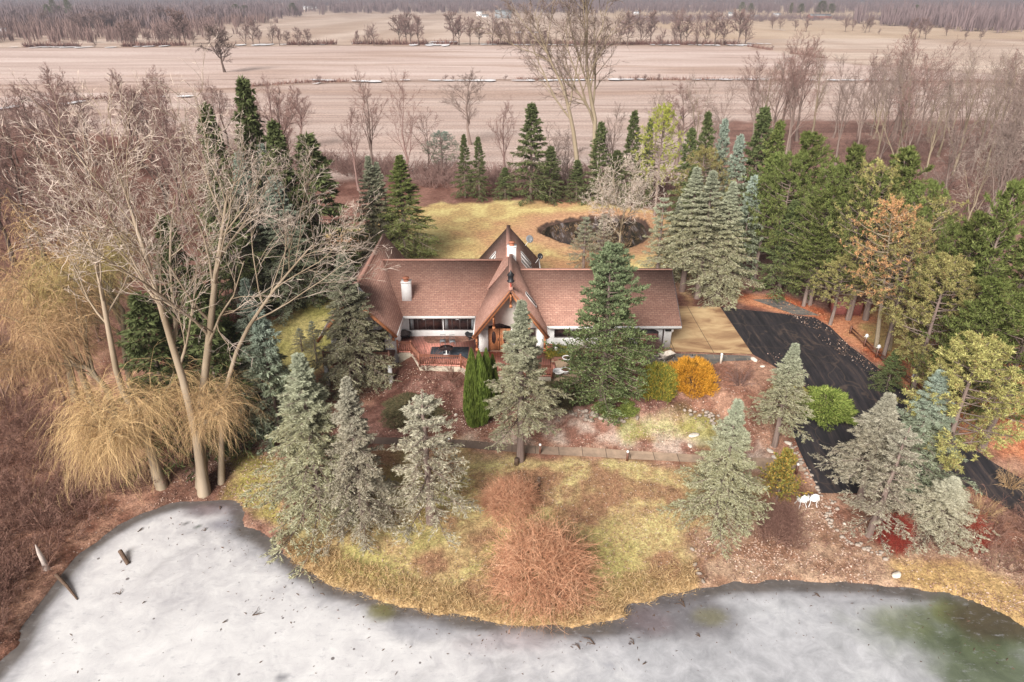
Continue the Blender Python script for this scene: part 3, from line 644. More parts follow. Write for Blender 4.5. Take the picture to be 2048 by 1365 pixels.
# garage wing
mb = slab([(.0, 53.7, 2.46), (14.75, 53.7, 2.46), (14.75, 59.3, 5.52), (.0, 59.3, 5.52)]); part(mb, 'roof', M['shingle_x'])
mb = slab([(.0, 59.3, 5.52), (14.75, 59.3, 5.52), (14.75, 64.9, 2.46), (.0, 64.9, 2.46)]); part(mb, 'roof', M['shingle_x'])
mb = MB(); mb.bar((.8, 59.3, 5.56), (14.78, 59.3, 5.56), .34, .08); part(mb, 'ridge_cap', M['ridge'])
mb = MB(); mb.box(3.05, 14.78, 53.58, 53.695, 2.18, 2.42); part(mb, 'gutter', M['white'])
mb = MB(); mb.bar((14.78, 53.7, 2.36), (14.78, 59.3, 5.42), .07, .22); mb.bar((14.78, 59.3, 5.42), (14.78, 64.9, 2.36), .07, .22); part(mb, 'rake_trim', M['bronze'])
mb = MB(); mb.prism([(14.1, 54.2, -.4), (14.1, 64.4, -.4), (14.1, 64.4, 2.4), (14.1, 59.3, 5.2), (14.1, 54.2, 2.4)], (-11.3, 0, 0)); part(mb, 'wall', M['stucco'])
window(3.8, 8.1, 54.2, 1.15, 2.05, 4)
def arch(x0, x1, y, z0, z1, rise, th):
    xs_ = np.linspace(x1, x0, 11); return [(x0, y, z0), (x1, y, z0)]+[(x, y, z1+rise*math.sin(math.pi*(x-x0)/(x1-x0))) for x in xs_]
mb = MB(); mb.prism(arch(11.15, 12.95, 54.19, 0.1, 1.65, .35, 0), (0, -.03, 0)); pd = part(mb, 'arched_niche', M['black'])
mb = MB(); mb.box(11.25, 12.85, 54.11, 54.155, .1, 1.45); mb.build('panel', M['garage_door'], pd)
mb = MB(); mb.prism(arch(8.9, 10.4, 54.19, 0.1, 1.65, .35, 0), (0, -.03, 0)); pd = part(mb, 'arched_niche', M['black'])
mb = MB(); mb.box(9.0, 10.3, 54.11, 54.155, .1, 1.45); mb.build('panel', M['garage_door'], pd)
mb = MB(); mb.tube([(13.3, 53.75, 2.2), (13.35, 54.1, 2.0), (13.35, 54.1, .15), (13.6, 53.9, .12), (14.2, 53.8, .12)], .065, 8); part(mb, 'downspout', M['bronze'])
mb = MB(); mb.box(13.5, 14.0, 54.0, 54.18, 1.75, 2.15); part(mb, 'eave_speaker', M['black'])
for y0 in (55.3, 59.9):
    mb = MB(); mb.box(14.105, 14.16, y0, y0+3.6, .05, 2.15); part(mb, 'garage_door', M['garage_door'])
mb = MB(); mb.lathe([(.02, .5), (.11, .42), (.14, .1), (.05, 0)], (14.3, 54.8, 1.3), 8); part(mb, 'wall_lantern', M['white'])
# rear gable
def ez(x, zr=6.3): return zr-1.22*abs(x+.37)
for s in (1, -1):
    e = -.37+3.3*s; pts = [(-.37, 58.5, 6.3), (e, 58.5, ez(e)), (e, 71.2, ez(e)), (-.37, 70.3, 6.3)]
    part(slab(pts if s > 0 else pts[::-1]), 'roof', M['shingle_y'])
mb = MB(); mb.bar((-.37, 60.4, 6.34), (-.37, 70.35, 6.34), .42, .08); part(mb, 'ridge_cap', M['ridge'])
mb = MB(); mb.prism([(-3.4, 70.0, -.3), (2.6, 70.0, -.3), (2.6, 70.0, 2.3), (-.37, 70, 6.0), (-3.4, 70.0, 2.3)], (0, -9, 0)); part(mb, 'wall', M['stucco'])
mb = MB(); mb.bar((2.98, 67.2, ez(2.93)-.08), (2.98, 71.2, ez(2.93)-.08), .1, .2); part(mb, 'fascia', M['white'])
def skylight(side, y0, yw, xin, xout, fz, xr):
    s = side; f = MB(); 
    def pt(x, y, d): 
        k = 1/math.sqrt(1+1.28**2); return (x+s*1.28*k*d, y, fz(x)+k*d)
    a, c_ = xr+s*xin, xr+s*xout
    for (p, q_) in (((a, y0), (a, y0+yw)), ((c_, y0), (c_, y0+yw)), ((a, y0), (c_, y0)), ((a, y0+yw), (c_, y0+yw))):
        f.bar(pt(*p, .06), pt(*q_, .06), .05, .09)
    o = f.build('skylight', M['white'], hs_); g = MB()
    P_ = [pt(a, y0, .08), pt(c_, y0, .08), pt(c_, y0+yw, .08), pt(a, y0+yw, .08)]
    g.prism(P_, (0, 0, -.04)); g.build('pane', M['skylight'], o)
for s in (1, -1):
    for y0 in (63.4, 64.6, 65.8): skylight(s, y0, .62, 1.25, 2.25, ez, -.37)
skylight(1, 60.9, .3, 1.35, 2.1, ez, -.37)
skylight(1, 54.8, .6, 1.25, 2.2, cz, -.1)
# chimneys
def chimney(x, y, z0, z1, w_, d_):
    mb = MB(); mb.box(x-w_/2, x+w_/2, y-d_/2, y+d_/2, z0, z1); c_ = mb.build('chimney', M['stucco'], hs_)
    mb = MB(); mb.box(x-w_/2-.04, x+w_/2+.04, y-d_/2-.04, y+d_/2+.04, z1, z1+.08); mb.build('cap', M['white'], c_)
    mb = MB(); mb.lathe([(.24, 0), (.24, .14), (.16, .16), (.16, .26), (.30, .28), (.30, .36), (.05, .42)], (x, y, z1+.08), 14); mb.build('flue_pot', M['terracotta'], c_)
chimney(-9.6, 57.7, 2.6, 4.95, .85, .75); chimney(-.02, 60.85, 4.5, 7.25, .82, .7)
# ridge lantern
o = thing('ridge_lantern', 'dark iron lantern wrapped in a green wreath on the front tip of the entrance ridge', 'lantern', (-.1, 52.2, 6.69))
mb = MB(); mb.lathe([(.06, 0), (.05, .35), (.04, .42)], (0, 0, 0), 8); mb.build('post', M['red'], o)
mb = MB(); mb.lathe([(.1, .4), (.3, .48), (.33, .55), (.22, .62), (.24, 1.0), (.32, 1.05), (.08, 1.35), (.02, 1.5)], (0, 0, 0), 8); mb.build('lamp_body', M['black'], o)
# satellite dishes
for (x, y, z, r_, c_) in ((1.35, 69.2, 4.3, .42, 'grey'), (2.4, 67.2, 3.1, .32, 'black')):
    o = MB(); o.lathe([(.02, -.06), (r_*.5, -.03), (r_, .06), (r_*.98, .08), (r_*.5, 0), (.02, -.03)], (0, 0, 0), 16)
    d_ = o.build('satellite_dish', M[c_], hs_); d_.location = (x+.5, y, z+.9); d_.rotation_euler = (1.1, 0, .4)
    mb = MB(); mb.tube([(0, 0, -.05), (-.1, -.25, -.35), (-.3, -.55, -.75)], .035, 6); mb.tube([(0, -r_*.9, .03), (0, -r_*.2, .5)], .02, 5); mb.build('arm', M['white'], d_)
# left balcony
bal = thing('balcony', 'dark timber balcony on white posts below the left gable, half hidden by a spruce', 'balcony', (-13, 52.6, 0))
def at_(o, mb, name, mat):
    p = mb.build(name, mat, o); p.matrix_parent_inverse = o.matrix_basis.inverted(); return p
mb = MB(); mb.box(-16.2, -10.4, 51.4, 53.88, -.24, 0); at_(bal, mb, 'floor', M['dark_wood'])
for x in (-10.55, -13.3, -16.05):
    mb = MB(); mb.box(x-.16, x+.16, 51.45, 51.75, -3.4, -.245); at_(bal, mb, 'post', M['white'])
def railing(parent, p, q, z, mat=M['dark_wood'], posts=(1, 1), fn=at_):
    p = Vector((*p, z)); q = Vector((*q, z)); L = (q-p).length; mb = MB()
    mb.bar(p+Vector((0, 0, .95)), q+Vector((0, 0, .95)), .1, .07); mb.bar(p+Vector((0, 0, .82)), q+Vector((0, 0, .82)), .05, .07); mb.bar(p+Vector((0, 0, .12)), q+Vector((0, 0, .12)), .05, .08)
    k = max(2, int(L/.17))
    for i in range(1, k): c_ = p.lerp(q, i/k); mb.bar(c_+Vector((0, 0, .1)), c_+Vector((0, 0, .84)), .055, .055)
    fn(parent, mb, 'railing', mat)
    for use, c_ in zip(posts, (p, q)):
        if use: mb = MB(); mb.bar(c_-Vector((0, 0, .2)), c_+Vector((0, 0, 1.12)), .14, .14); fn(parent, mb, 'railing_post', mat)
railing(bal, (-16.1, 51.5), (-10.5, 51.5), 0)
# deck
dk_ = thing('deck', 'red-stained timber deck with brown baluster railing in front of the long windows', 'deck', (-5, 53, 0))
poly = [(-10.1, 56.55), (-10.1, 53.55), (-8.9, 53.5), (-7.9, 51.15), (-4.35, 50.95), (-3.5, 49.9), (-2.6, 49.3), (3.3, 49.2), (3.3, 53.5), (-2.75, 53.5), (-2.75, 56.55)]
mb = MB(); mb.prism([(x, y, .0) for x, y in poly], (0, 0, -.1)); at_(dk_, mb, 'floor', M['deck'])
mb = MB(); inner = [(x*.995-.03, y+.06, -.1) for x, y in poly]; mb.prism(inner, (0, 0, -2.4)); at_(dk_, mb, 'foundation', M['concrete_w'])
rw = plain('stained_rail', (.30, .115, .07), .6, .3, 6)
for k in range(1, 7): railing(dk_, poly[k], poly[k+1], 0, rw, (1, k == 6))
mb = MB()
for i in range(4): mb.box(3.35+.35*i, 3.7+.35*i, 50.2, 51.7, -.12-.18*i, -.08-.18*i)
at_(dk_, mb, 'stairs', M['deck'])
# retaining edge and terrace
sheet('terrace', [(3.3, 52.0), (3.3, 49.6), (4.8, 48.6), (7.2, 48.8), (7.6, 50.3), (7.4, 51.6)], plain('terrace_slab', (.36, .26, .18), .8, .3, 1.2), .09, .5, True)
def small(name, label, cat, loc, rz=0, group=None): return thing(name, label, cat, loc, rz, group)
def P3(u, v, z): return atz(u, v, z)
# things on the deck
t = small('patio_table', 'glass-topped round patio table carrying a white parasol base on the dark rug', 'table', P3(893, 711, .02))
t.location.z = .02
mb = MB(); mb.lathe([(.62, .70), (.62, .73), (.02, .735)], n=20); mb.build('tabletop', M['glass'], t)
for a in (0.8, 2.37, 3.94, 5.5):
    mb = MB(); mb.bar((.5*math.cos(a), .5*math.sin(a), 0), (.4*math.cos(a), .4*math.sin(a), .7), .04, .04); mb.build('leg', M['grey'], t)
t = tag(MB().lathe([(.01, 0), (.30, .0), (.30, .05), (.08, .10), (.04, .14), (.04, .45), (.01, .46)], n=18).build('parasol_base', M['white']), 'white round parasol base with a short stem on the patio table', 'parasol base'); t.location = (*P3(893, 711, .76)[:2], .76)
mb = MB(); x0, y0 = P3(868, 716, 0)[:2]; x1, y1 = P3(937, 695, 0)[:2]; mb.box(-7.2, -3.85, 52.2, 54.4, .004, .02); tag(mb.build('rug', M['rug']), 'dark blue-grey rectangular rug spread on the red deck', 'rug')
for i, (u, v) in enumerate(((886, 690), (905, 691))):
    c_ = small('patio_chair', ['thin grey wire patio chair at the rear left edge of the rug', 'thin grey wire patio chair at the rear right edge of the rug'][i], 'chair', (*P3(u, v, .02)[:2], .02), .2*i, 'wire patio chairs')
    mb = MB(); mb.box(-.24, .24, -.24, .24, .42, .45); mb.build('seat', M['grey'], c_)
    mb = MB()
    for x in (-.22, -.11, 0, .11, .22): mb.bar((x, .23, .45), (x, .3, .9), .02, .02)
    mb.bar((-.24, .3, .9), (.24, .3, .9), .03, .03); mb.build('backrest', M['grey'], c_)
    for x, y in ((-.22, -.22), (.22, -.22), (-.22, .22), (.22, .22)): mb = MB(); mb.bar((x, y, 0), (x, y, .43), .03, .03); mb.build('leg', M['grey'], c_)
for i, (u, v, lab, full) in enumerate(((809, 676, 'round black fire bowl covered with a crumpled grey tarp in the left deck corner', 1), (943, 677, 'empty black round fire bowl on the deck beside the entrance gable', 0))):
    t = small('fire_bowl', lab, 'fire bowl', (*P3(u, v, .0)[:2], .0), 0, 'fire bowls on the deck')
    mb = MB(); mb.lathe([(.05, .12), (.35, .16), (.55, .36), (.60, .50), (.56, .50), (.50, .38), (.1, .24)], n=20); mb.build('bowl', M['black'], t)
    for a in (0, 2.1, 4.2): mb = MB(); mb.bar((.45*math.cos(a), .45*math.sin(a), 0), (.3*math.cos(a), .3*math.sin(a), .22), .06, .06); mb.build('leg', M['black'], t)
    if full:
        V, Fq = tubes(np.array([[[0, 0, .45], [0, 0, .6], [.05, 0, .72]]]), np.array([[.56, .5, .2]]), 14); V = V+np.random.default_rng(2).normal(0, .03, V.shape)
        link('tarp', mesh('tarp', V, [Fq, np.array([[28+i, 28+(i+1) % 14, 28] for i in range(1, 13)])]), plain('tarp', (.16, .135, .13), .6, .5, 4), t)
def pot(u, v, z, r_, h_, mat, label, name='planter', cat='planter', soil=True, group=None):
    p = P3(u, v, z); t = small(name, label, cat, p, 0, group)
    mb = MB(); mb.lathe([(.02, 0), (r_*.7, 0), (r_*.95, h_*.8), (r_*1.05, h_), (r_*.85, h_), (r_*.8, h_*.85), (.02, h_*.84)], n=20); mb.build('pot', mat, t)
    if soil: mb = MB(); mb.lathe([(r_*.82, h_*.87), (.01, h_*.9)], n=20); mb.build('soil', M['dark_wood'], t)
    return t
pot(1134, 722, .02, .42, .35, M['white'], 'white round planter filled with soil on the terrace, nearer the house wall', group='white terrace planters')
pot(1131, 746, -.1, .42, .35, M['white'], 'white round planter filled with soil at the front edge of the terrace', group='white terrace planters')
pot(1117, 747, -.1, .5, .25, M['white'], 'wide white dish-shaped basin on the front edge of the terrace', 'basin', 'basin', False)
pot(955, 692, .0, .26, .5, M['black'], 'dark pot beside the left pier of the front door')
pot(962, 700, .0, .3, .4, M['grey'], 'grey pot in front of the dark pot by the front door')
pot(1100, 700, .3, .28, .45, M['terracotta'], 'terracotta pot at the right foot of the entrance gable')
pot(1090, 690, .2, .22, .55, M['grey'], 'tall grey pot below the right eave of the entrance gable')
t = small('garden_figure', 'small white figure standing in the green bed below the garage wing window', 'garden figure', P3(1112, 704, .25))
MB().lathe([(.02, 0), (.16, 0), (.11, .25), (.14, .45), (.05, .55), (.10, .68), (.02, .78)], n=10).build('figure', M['white'], t)
mb = MB(); mb.box(3.6, 8.2, 51.85, 52.05, -.3, .28); tag(mb.build('retaining_wall', M['dark_wood']), 'low dark timber edging in front of the planting bed by the garage wing', 'retaining wall')
# patio things
t = small('grill_cart', 'black covered barbecue cart with a red side shelf on the grey patio', 'barbecue', (*G(1381, 738)[:2], .05))
mb = MB(); mb.box(-.28, .28, -.24, .24, .15, .78); mb.build('cabinet', M['black'], t)
mb = MB(); mb.lathe([(.36, .8), (.38, .9), (.3, 1.08), (.1, 1.16), (.02, 1.17)], n=14); mb.build('lid', M['grey'], t)
mb = MB(); mb.box(-.95, -.3, -.22, .1, .66, .72); mb.build('side_shelf', M['red'], t)
mb = MB(); mb.bar((.3, .1, .7), (.65, .4, .95), .05, .05); mb.bar((0, 0, 1.15), (0, 0, 1.32), .05, .05); mb.build('handle', M['black'], t)
for x in (-.22, .22):
    mb = MB(); mb.tube([(x-.03, -.25, .08), (x+.03, -.25, .08)], .09, 10); mb.build('wheel', M['black'], t)
t = small('wheelbarrow', 'cream wheelbarrow-shaped planter overflowing with dead brown stems beside the patio', 'planter', (*G(1331, 722)[:2], .1), .5)
mb = MB(); mb.add([(-.5, -.28, .2), (.4, -.28, .2), (.4, .28, .2), (-.5, .28, .2), (-.65, -.38, .6), (.75, -.38, .6), (.75, .38, .6), (-.65, .38, .6)], [(0, 1, 2, 3), (0, 4, 5, 1), (1, 5, 6, 2), (2, 6, 7, 3), (3, 7, 4, 0)]); mb.build('tray', M['pale_stone'], t)
for s in (-1, 1): mb = MB(); mb.bar((-1.1, s*.3, .55), (.7, s*.08, .12), .05, .05); mb.bar((-.35, s*.26, .2), (-.45, s*.28, -.08), .05, .05); mb.build('handle', M['pale_wood'], t)
mb = MB(); mb.tube([(.75, -.04, .05), (.75, .04, .05)], .16, 12); mb.build('wheel', M['pale_wood'], t)
# ---------------------------------------------------------------- plant builders
def grow(P, Rd, n, t0, t1, ang, ratio, K, nz, trop, rr, g, taper=.85, lenmode=.5, minr=.0, upb=0.0):
    N, K0, _ = P.shape
    pi = np.repeat(np.arange(N), n)
    t = t0+(t1-t0)*((np.tile(np.arange(n), N)+g.random(N*n))/n)
    s = np.clip(t*(K0-1), 0, K0-1.001); i = s.astype(int); f = (s-i)[:, None]
    p = P[pi, i]*(1-f)+P[pi, i+1]*f; T = norm(P[pi, i+1]-P[pi, i])
    r0 = (Rd[pi, i]*(1-f[:, 0])+Rd[pi, i+1]*f[:, 0])*rr
    r0 = np.maximum(r0, minr)
    Wd = norm(np.cross(T, g.normal(size=T.shape))); 
    if upb: Wd = norm(Wd+np.array([0, 0, upb]))
    a = (ang[0]+(ang[1]-ang[0])*g.random(len(t)))[:, None]
    d = norm(np.cos(a)*T+np.sin(a)*Wd)
    Lp = np.linalg.norm(np.diff(P, axis=1), axis=2).sum(1)[pi]
    L = Lp*ratio*(1-lenmode*t)*(.7+.6*g.random(len(t)))
    return paths(p, d, L, r0, K, nz, trop, g, taper)
def paths(p, d, L, r0, K, nz, trop, g, taper=.85):
    out = [p]; rad = [r0]
    for k in range(1, K):
        d = norm(d+g.normal(size=d.shape)*nz+np.array([0, 0, trop]))
        p = p+d*(L/(K-1))[:, None]; out.append(p); rad.append(r0*(1-taper*k/(K-1)))
    return np.stack(out, 1), np.stack(rad, 1)
def blades(c, d, l, w_, g):
    """rhombus leaves: c,d (N,3), l,w_ (N,)"""
    d = norm(d); s = norm(np.cross(d, g.normal(size=d.shape)))
    l = l[:, None]; w_ = w_[:, None]
    V = np.stack([c, c+d*l*.45+s*w_, c+d*l, c+d*l*.45-s*w_], 1).reshape(-1, 3)
    return V, np.arange(len(c)*4).reshape(-1, 4)
def conifer(seed, ratio=4.0, nb=130, z0=.07, droop=.25, up=.35, nsec=13, nbl=6, bl=.12, bw=.028, prof=.85, ragged=.25, clump=0, fall=.1, bare=0.0, topthin=1.0, secl=.42, inner=.25, hang=.3, whorl=0):
    g = np.random.default_rng(seed); H = ratio
    u_ = (np.arange(nb)+g.random(nb))/nb
    if whorl: u_ = (np.floor(u_*whorl)+.25*g.random(nb))/whorl
    z = z0+(1-z0-.015)*(u_**.88)
    az = np.arange(nb)*2.39996+g.normal(0, .25, nb)
    Rr = (1-z)**prof*(1-ragged/2+ragged*g.random(nb))
    Rr *= ss(0, .10, z-z0+.045)*.25+.75
    if clump: Rr *= .70+clump*vnoise(np.cos(az)*2+5+z*9, np.sin(az)*2+z*17, 1.0)
    Rr = np.maximum(Rr, .02)
    K = 5; s = np.linspace(0, 1, K)[None]
    rad = Rr[:, None]*s
    low = (1-z)[:, None]
    zz = z[:, None]*H+Rr[:, None]*(-droop*(.4+low)*s*2.0+up*(.3+.7*(1-low))*s*1.2+.25*droop*s**2*2)
    az2 = az[:, None]+.12*g.normal(size=(nb, 1))*s
    P = np.stack([rad*np.cos(az2), rad*np.sin(az2), zz], -1)
    Rd = (.012*Rr**.5)[:, None]*(1-.8*s)
    # secondary
    n2 = nsec; pi = np.repeat(np.arange(nb), n2); t = inner+(1-inner)*((np.tile(np.arange(n2), nb)+g.random(nb*n2))/n2)
    q = np.clip(t*(K-1), 0, K-1.001); i = q.astype(int); f = (q-i)[:, None]
    p = P[pi, i]*(1-f)+P[pi, i+1]*f; T = norm(P[pi, i+1]-P[pi, i])
    side = norm(np.cross(T, [0, 0, 1.0]))*np.where(g.random(len(t)) < .5, -1, 1)[:, None]
    d = norm(T*.75+side*(.75+.3*g.random((len(t), 1)))+np.array([0, 0, -hang*.5])+g.normal(size=T.shape)*.12)
    L = secl*np.maximum(Rr[pi], .05)*(1-.65*t)*(.7+.6*g.random(len(t)))+.012
    S2, R2 = paths(p, d, L, np.full(len(t), .004), 3, .1, -hang*.4, g)
    keep = g.random(len(t)) >= bare; S2 = S2[keep]; R2 = R2[keep]
    # needles
    n3 = nbl; N2 = len(S2); pj = np.repeat(np.arange(N2), n3); tt = (np.tile(np.arange(n3), N2)+g.random(N2*n3))/n3
    c = S2[pj, 0]+(S2[pj, 2]-S2[pj, 0])*tt[:, None]; dd = norm(S2[pj, 2]-S2[pj, 0])
    dd = norm(dd+.75*g.normal(size=dd.shape)*np.array([1, 1, .5])+np.array([0, 0, -fall]))
    sz = .7+.6*g.random(len(c))
    Vb, Fb = blades(c, dd, bl*sz, bw*sz, g)
    # along primaries + leader
    n4 = 9; pk = np.repeat(np.arange(nb), n4); t4 = inner+(1-inner)*g.random(nb*n4)
    q = np.clip(t4*(K-1), 0, K-1.001); i = q.astype(int); f = (q-i)[:, None]; c4 = P[pk, i]*(1-f)+P[pk, i+1]*f
    d4 = norm(P[pk, -1]-P[pk, 0])+.7*g.normal(size=c4.shape)*np.array([1, 1, .5])
    V4, F4 = blades(c4, d4, bl*(.7+.6*g.random(len(c4))), np.full(len(c4), bw), g)
    cl = np.zeros((60, 3)); cl[:, 2] = H*(.93+.065*g.random(60)); dl_ = g.normal(size=(60, 3))*.6+np.array([0, 0, 1.2])
    V5, F5 = blades(cl, dl_, np.full(60, bl*.6), np.full(60, bw*.8), g)
    crown = [(Vb, Fb), (V4, F4), (V5, F5)]
    tr = np.stack([np.zeros(7), np.zeros(7), np.linspace(-.02*H, H*.985, 7)], -1)[None]; tr[0, 1:6, :2] += g.normal(size=(5, 2))*.012
    tR = (.062*(1-np.linspace(0, 1, 7))+.008)[None]
    parts = [tubes(tr, tR, 8), tubes(P, Rd, 3), tubes(S2, R2, 2)]
    allv = np.vstack([V for V, _ in crown]); q_ = np.percentile(np.hypot(allv[:, 0], allv[:, 1]), 98.5)
    for V, _ in crown+parts: V[:, 2] /= H; V[:, :2] /= q_
    return cat_mesh('trunk', parts), cat_mesh('crown', crown)
def pine(seed, ratio=3.2, nb=70, z0=.22, nsec=8, tuft=3, nbl=20, bl=.062, bw=.0055, up=.35, prof=1.0, bare=.0, dome=1.0):
    g = np.random.default_rng(seed); H = ratio
    z = z0+(1-z0-.02)*((np.arange(nb)+g.random(nb))/nb)**.9; az = np.arange(nb)*2.39996+g.normal(0, .3, nb)
    h = (z-z0)/(1-z0); Rr = (.55+.45*ss(-.1, .25, h))*np.sqrt(np.maximum(.01, 1-h**(1.5*dome)))*(.72+.45*g.random(nb))*(.8+.35*vnoise(np.cos(az)*2+9, np.sin(az)*2+z*12, 1))
    Rr = np.maximum(Rr, .08); K = 6; s = np.linspace(0, 1, K)[None]; rad = Rr[:, None]*s
    zz = z[:, None]*H+Rr[:, None]*(.15*s+up*s**2)*(0.3+h[:, None])
    a2 = az[:, None]+np.cumsum(g.normal(0, .06, (nb, K)), 1)
    P = np.stack([rad*np.cos(a2), rad*np.sin(a2), zz], -1); Rd = (.017*Rr**.6)[:, None]*(1-.8*s)
    S2, R2 = grow(P, Rd, nsec, .3, 1.0, (.5, 1.0), .48, 4, .15, .10, .6, g, lenmode=.6, minr=.0035)
    N2 = len(S2); pj = np.repeat(np.arange(N2), tuft); tt = .35+.65*(np.tile(np.arange(tuft), N2)+g.random(N2*tuft))/tuft
    if bare: k_ = g.random(len(pj)) > bare; pj = pj[k_]; tt = tt[k_]
    q = np.clip(tt*3, 0, 2.999); i = q.astype(int); f = (q-i)[:, None]; c = S2[pj, i]*(1-f)+S2[pj, i+1]*f+g.normal(0, .015, (len(pj), 3))
    cc = np.repeat(c, nbl, 0); dd = norm(g.normal(size=cc.shape)+np.array([0, 0, .45])); sz = .7+.6*g.random(len(cc))
    Vb, Fb = blades(cc, dd, bl*sz, bw*sz, g)
    top = np.zeros((90, 3)); top[:, 2] = H*(.94+.05*g.random(90)); V5, F5 = blades(top, g.normal(size=top.shape)+np.array([0, 0, .6]), np.full(90, bl), np.full(90, bw), g)
    tr = np.stack([np.zeros(8), np.zeros(8), np.linspace(-.02*H, H*.98, 8)], -1)[None]; tr[0, 1:, :2] += np.cumsum(g.normal(size=(7, 2))*.012, 0)
    tR = (.055*(1-np.linspace(0, 1, 8)**1.1)+.008)[None]
    parts = [tubes(tr, tR, 8), tubes(P, Rd, 4), tubes(S2, R2, 3)]; crown = [(Vb, Fb), (V5, F5)]
    allv = np.vstack([V for V, _ in crown]); q_ = np.percentile(np.hypot(allv[:, 0], allv[:, 1]), 98.5)
    for V, _ in crown+parts: V[:, 2] /= H; V[:, :2] /= q_
    return cat_mesh('trunk', parts), cat_mesh('crown', crown)
def bare(seed, nl=7, ang=(.35, .7), L1=.62, t0=.25, trop=.10, n2=7, n3=7, n4=6, nz=.11, r0=.017, lean=(0, 0), twr=.0011, path=None, K0=8, split=0, rt=(.60, .55, .5), lm=.45, tw_n=2, a2=(.4, .85), lr=.6):
    """bare tree, about one unit tall"""
    g = np.random.default_rng(seed)
    t = np.linspace(0, 1, K0)
    if path is None:
        top = .8; base = np.stack([lean[0]*t, lean[1]*t, top*t-.01], -1); base[1:, :2] += np.cumsum(g.normal(size=(K0-1, 2))*.010, 0); P0 = base[None]
    else: P0 = np.array(path, float)
    R0 = (r0*(1-.85*np.linspace(0, 1, P0.shape[1])**.8))[None].repeat(len(P0), 0); R0[:, 0] *= 1.3
    P1, R1 = grow(P0, R0, nl, t0, .98, ang, L1, 8, nz, trop, lr, g, lenmode=lm, upb=.3)
    P2_, R2 = grow(P1, R1, n2, .18, 1, a2, rt[0], 6, nz*1.4, trop*.7, .6, g, minr=twr*1.5)
    P3_, R3 = grow(P2_, R2, n3, .12, 1, a2, rt[1], 5, nz*1.7, trop*.5, .62, g, minr=twr*1.1)
    P4, R4 = grow(P3_, R3, n4, .1, 1, (.4, 1.0), rt[2], 4, nz*2, trop*.3, .7, g, minr=twr, taper=.5)
    tz = max(P4[..., 2].max(), .3)
    A = cat_mesh('trunk', [tubes(P0, R0, 9), tubes(P1, R1, 6), tubes(P2_, R2, 4)])
    B = cat_mesh('crown', [tubes(P3_, R3, 3), tubes(P4, R4, tw_n)])
    for me in (A, B):
        co = np.empty(len(me.vertices)*3, np.float32); me.vertices.foreach_get('co', co); co /= tz; me.vertices.foreach_set('co', co)
    return A, B
def willow(seed, path, nl=9, ns=16, n2=8, spread=.5, sl=.22, r0=.03, trop=.02):
    g = np.random.default_rng(seed); P0 = np.array([path], float); R0 = (r0*(1-.7*np.linspace(0, 1, P0.shape[1])))[None]
    P1, R1 = grow(P0, R0, nl, .45, 1, (.5, 1.2), spread, 7, .12, trop, .6, g, lenmode=.2, upb=.4)
    P2_, R2 = grow(P1, R1, n2, .25, 1, (.4, 1.0), .5, 6, .18, 0.02, .6, g, minr=.002)
    pts = P2_.reshape(-1, 3)[np.repeat(np.arange(len(P2_)*6), 1)]
    n = len(P2_)*ns; pi = g.integers(0, len(P2_), n); k = g.integers(1, 6, n); p = P2_[pi, k]
    d = norm(g.normal(size=(n, 3))*np.array([1, 1, .4])+norm(P2_[pi, 5]-P2_[pi, 0])*.8+np.array([0, 0, .25]))
    P3_, R3 = paths(p, d, sl*(.15+1.2*g.random(n)**1.4), np.full(n, .00095), 8, .17, -.34, g, .6)
    P4, R4 = grow(P3_, R3, 4, .15, .9, (.2, .6), .45, 4, .14, -.28, .7, g, minr=.0006)
    return cat_mesh('trunk', [tubes(P0, R0, 9), tubes(P1, R1, 6), tubes(P2_, R2, 3)]), cat_mesh('crown', [tubes(P3_, R3, 2), tubes(P4, R4, 2)])
def twig_bush(seed, ns=150, n1=8, n2=3, H=.8, arch=-.10, r=.006, spread=1.0, base=.25):
    g = np.random.default_rng(seed); a = g.random(ns)*6.283; q = np.sqrt(g.random(ns)); p = np.stack([np.cos(a)*q*base, np.sin(a)*q*base, np.zeros(ns)], -1)
    el = np.arccos(g.random(ns)*.95); d = np.stack([np.cos(a)*np.sin(el)*spread, np.sin(a)*np.sin(el)*spread, np.cos(el)*H+.1], -1)
    L = np.linalg.norm(d, axis=1)*(.75+.3*g.random(ns)); d = norm(d+np.array([0, 0, .5]))
    P1, R1 = paths(p, d, L, np.full(ns, r), 7, .10, arch, g, .6)
    P2_, R2 = grow(P1, R1, n1, .25, 1, (.3, .8), .36, 5, .16, arch*.6, .7, g, minr=r*.45)
    P3_, R3 = grow(P2_, R2, n2, .2, 1, (.3, .9), .5, 4, .2, 0, .8, g, minr=r*.4)
    me = cat_mesh('twigs', [tubes(P1, R1, 3), tubes(P2_, R2, 2), tubes(P3_, R3, 2)])
    co = np.empty(len(me.vertices)*3, np.float32); me.vertices.foreach_get('co', co); co = co.reshape(-1, 3); co[:, 2] = np.maximum(co[:, 2], -.03)
    co[:, :2] /= np.percentile(np.hypot(co[:, 0], co[:, 1]), 97); co[:, 2] /= np.percentile(co[:, 2], 98.5); me.vertices.foreach_set('co', co.ravel()); return me
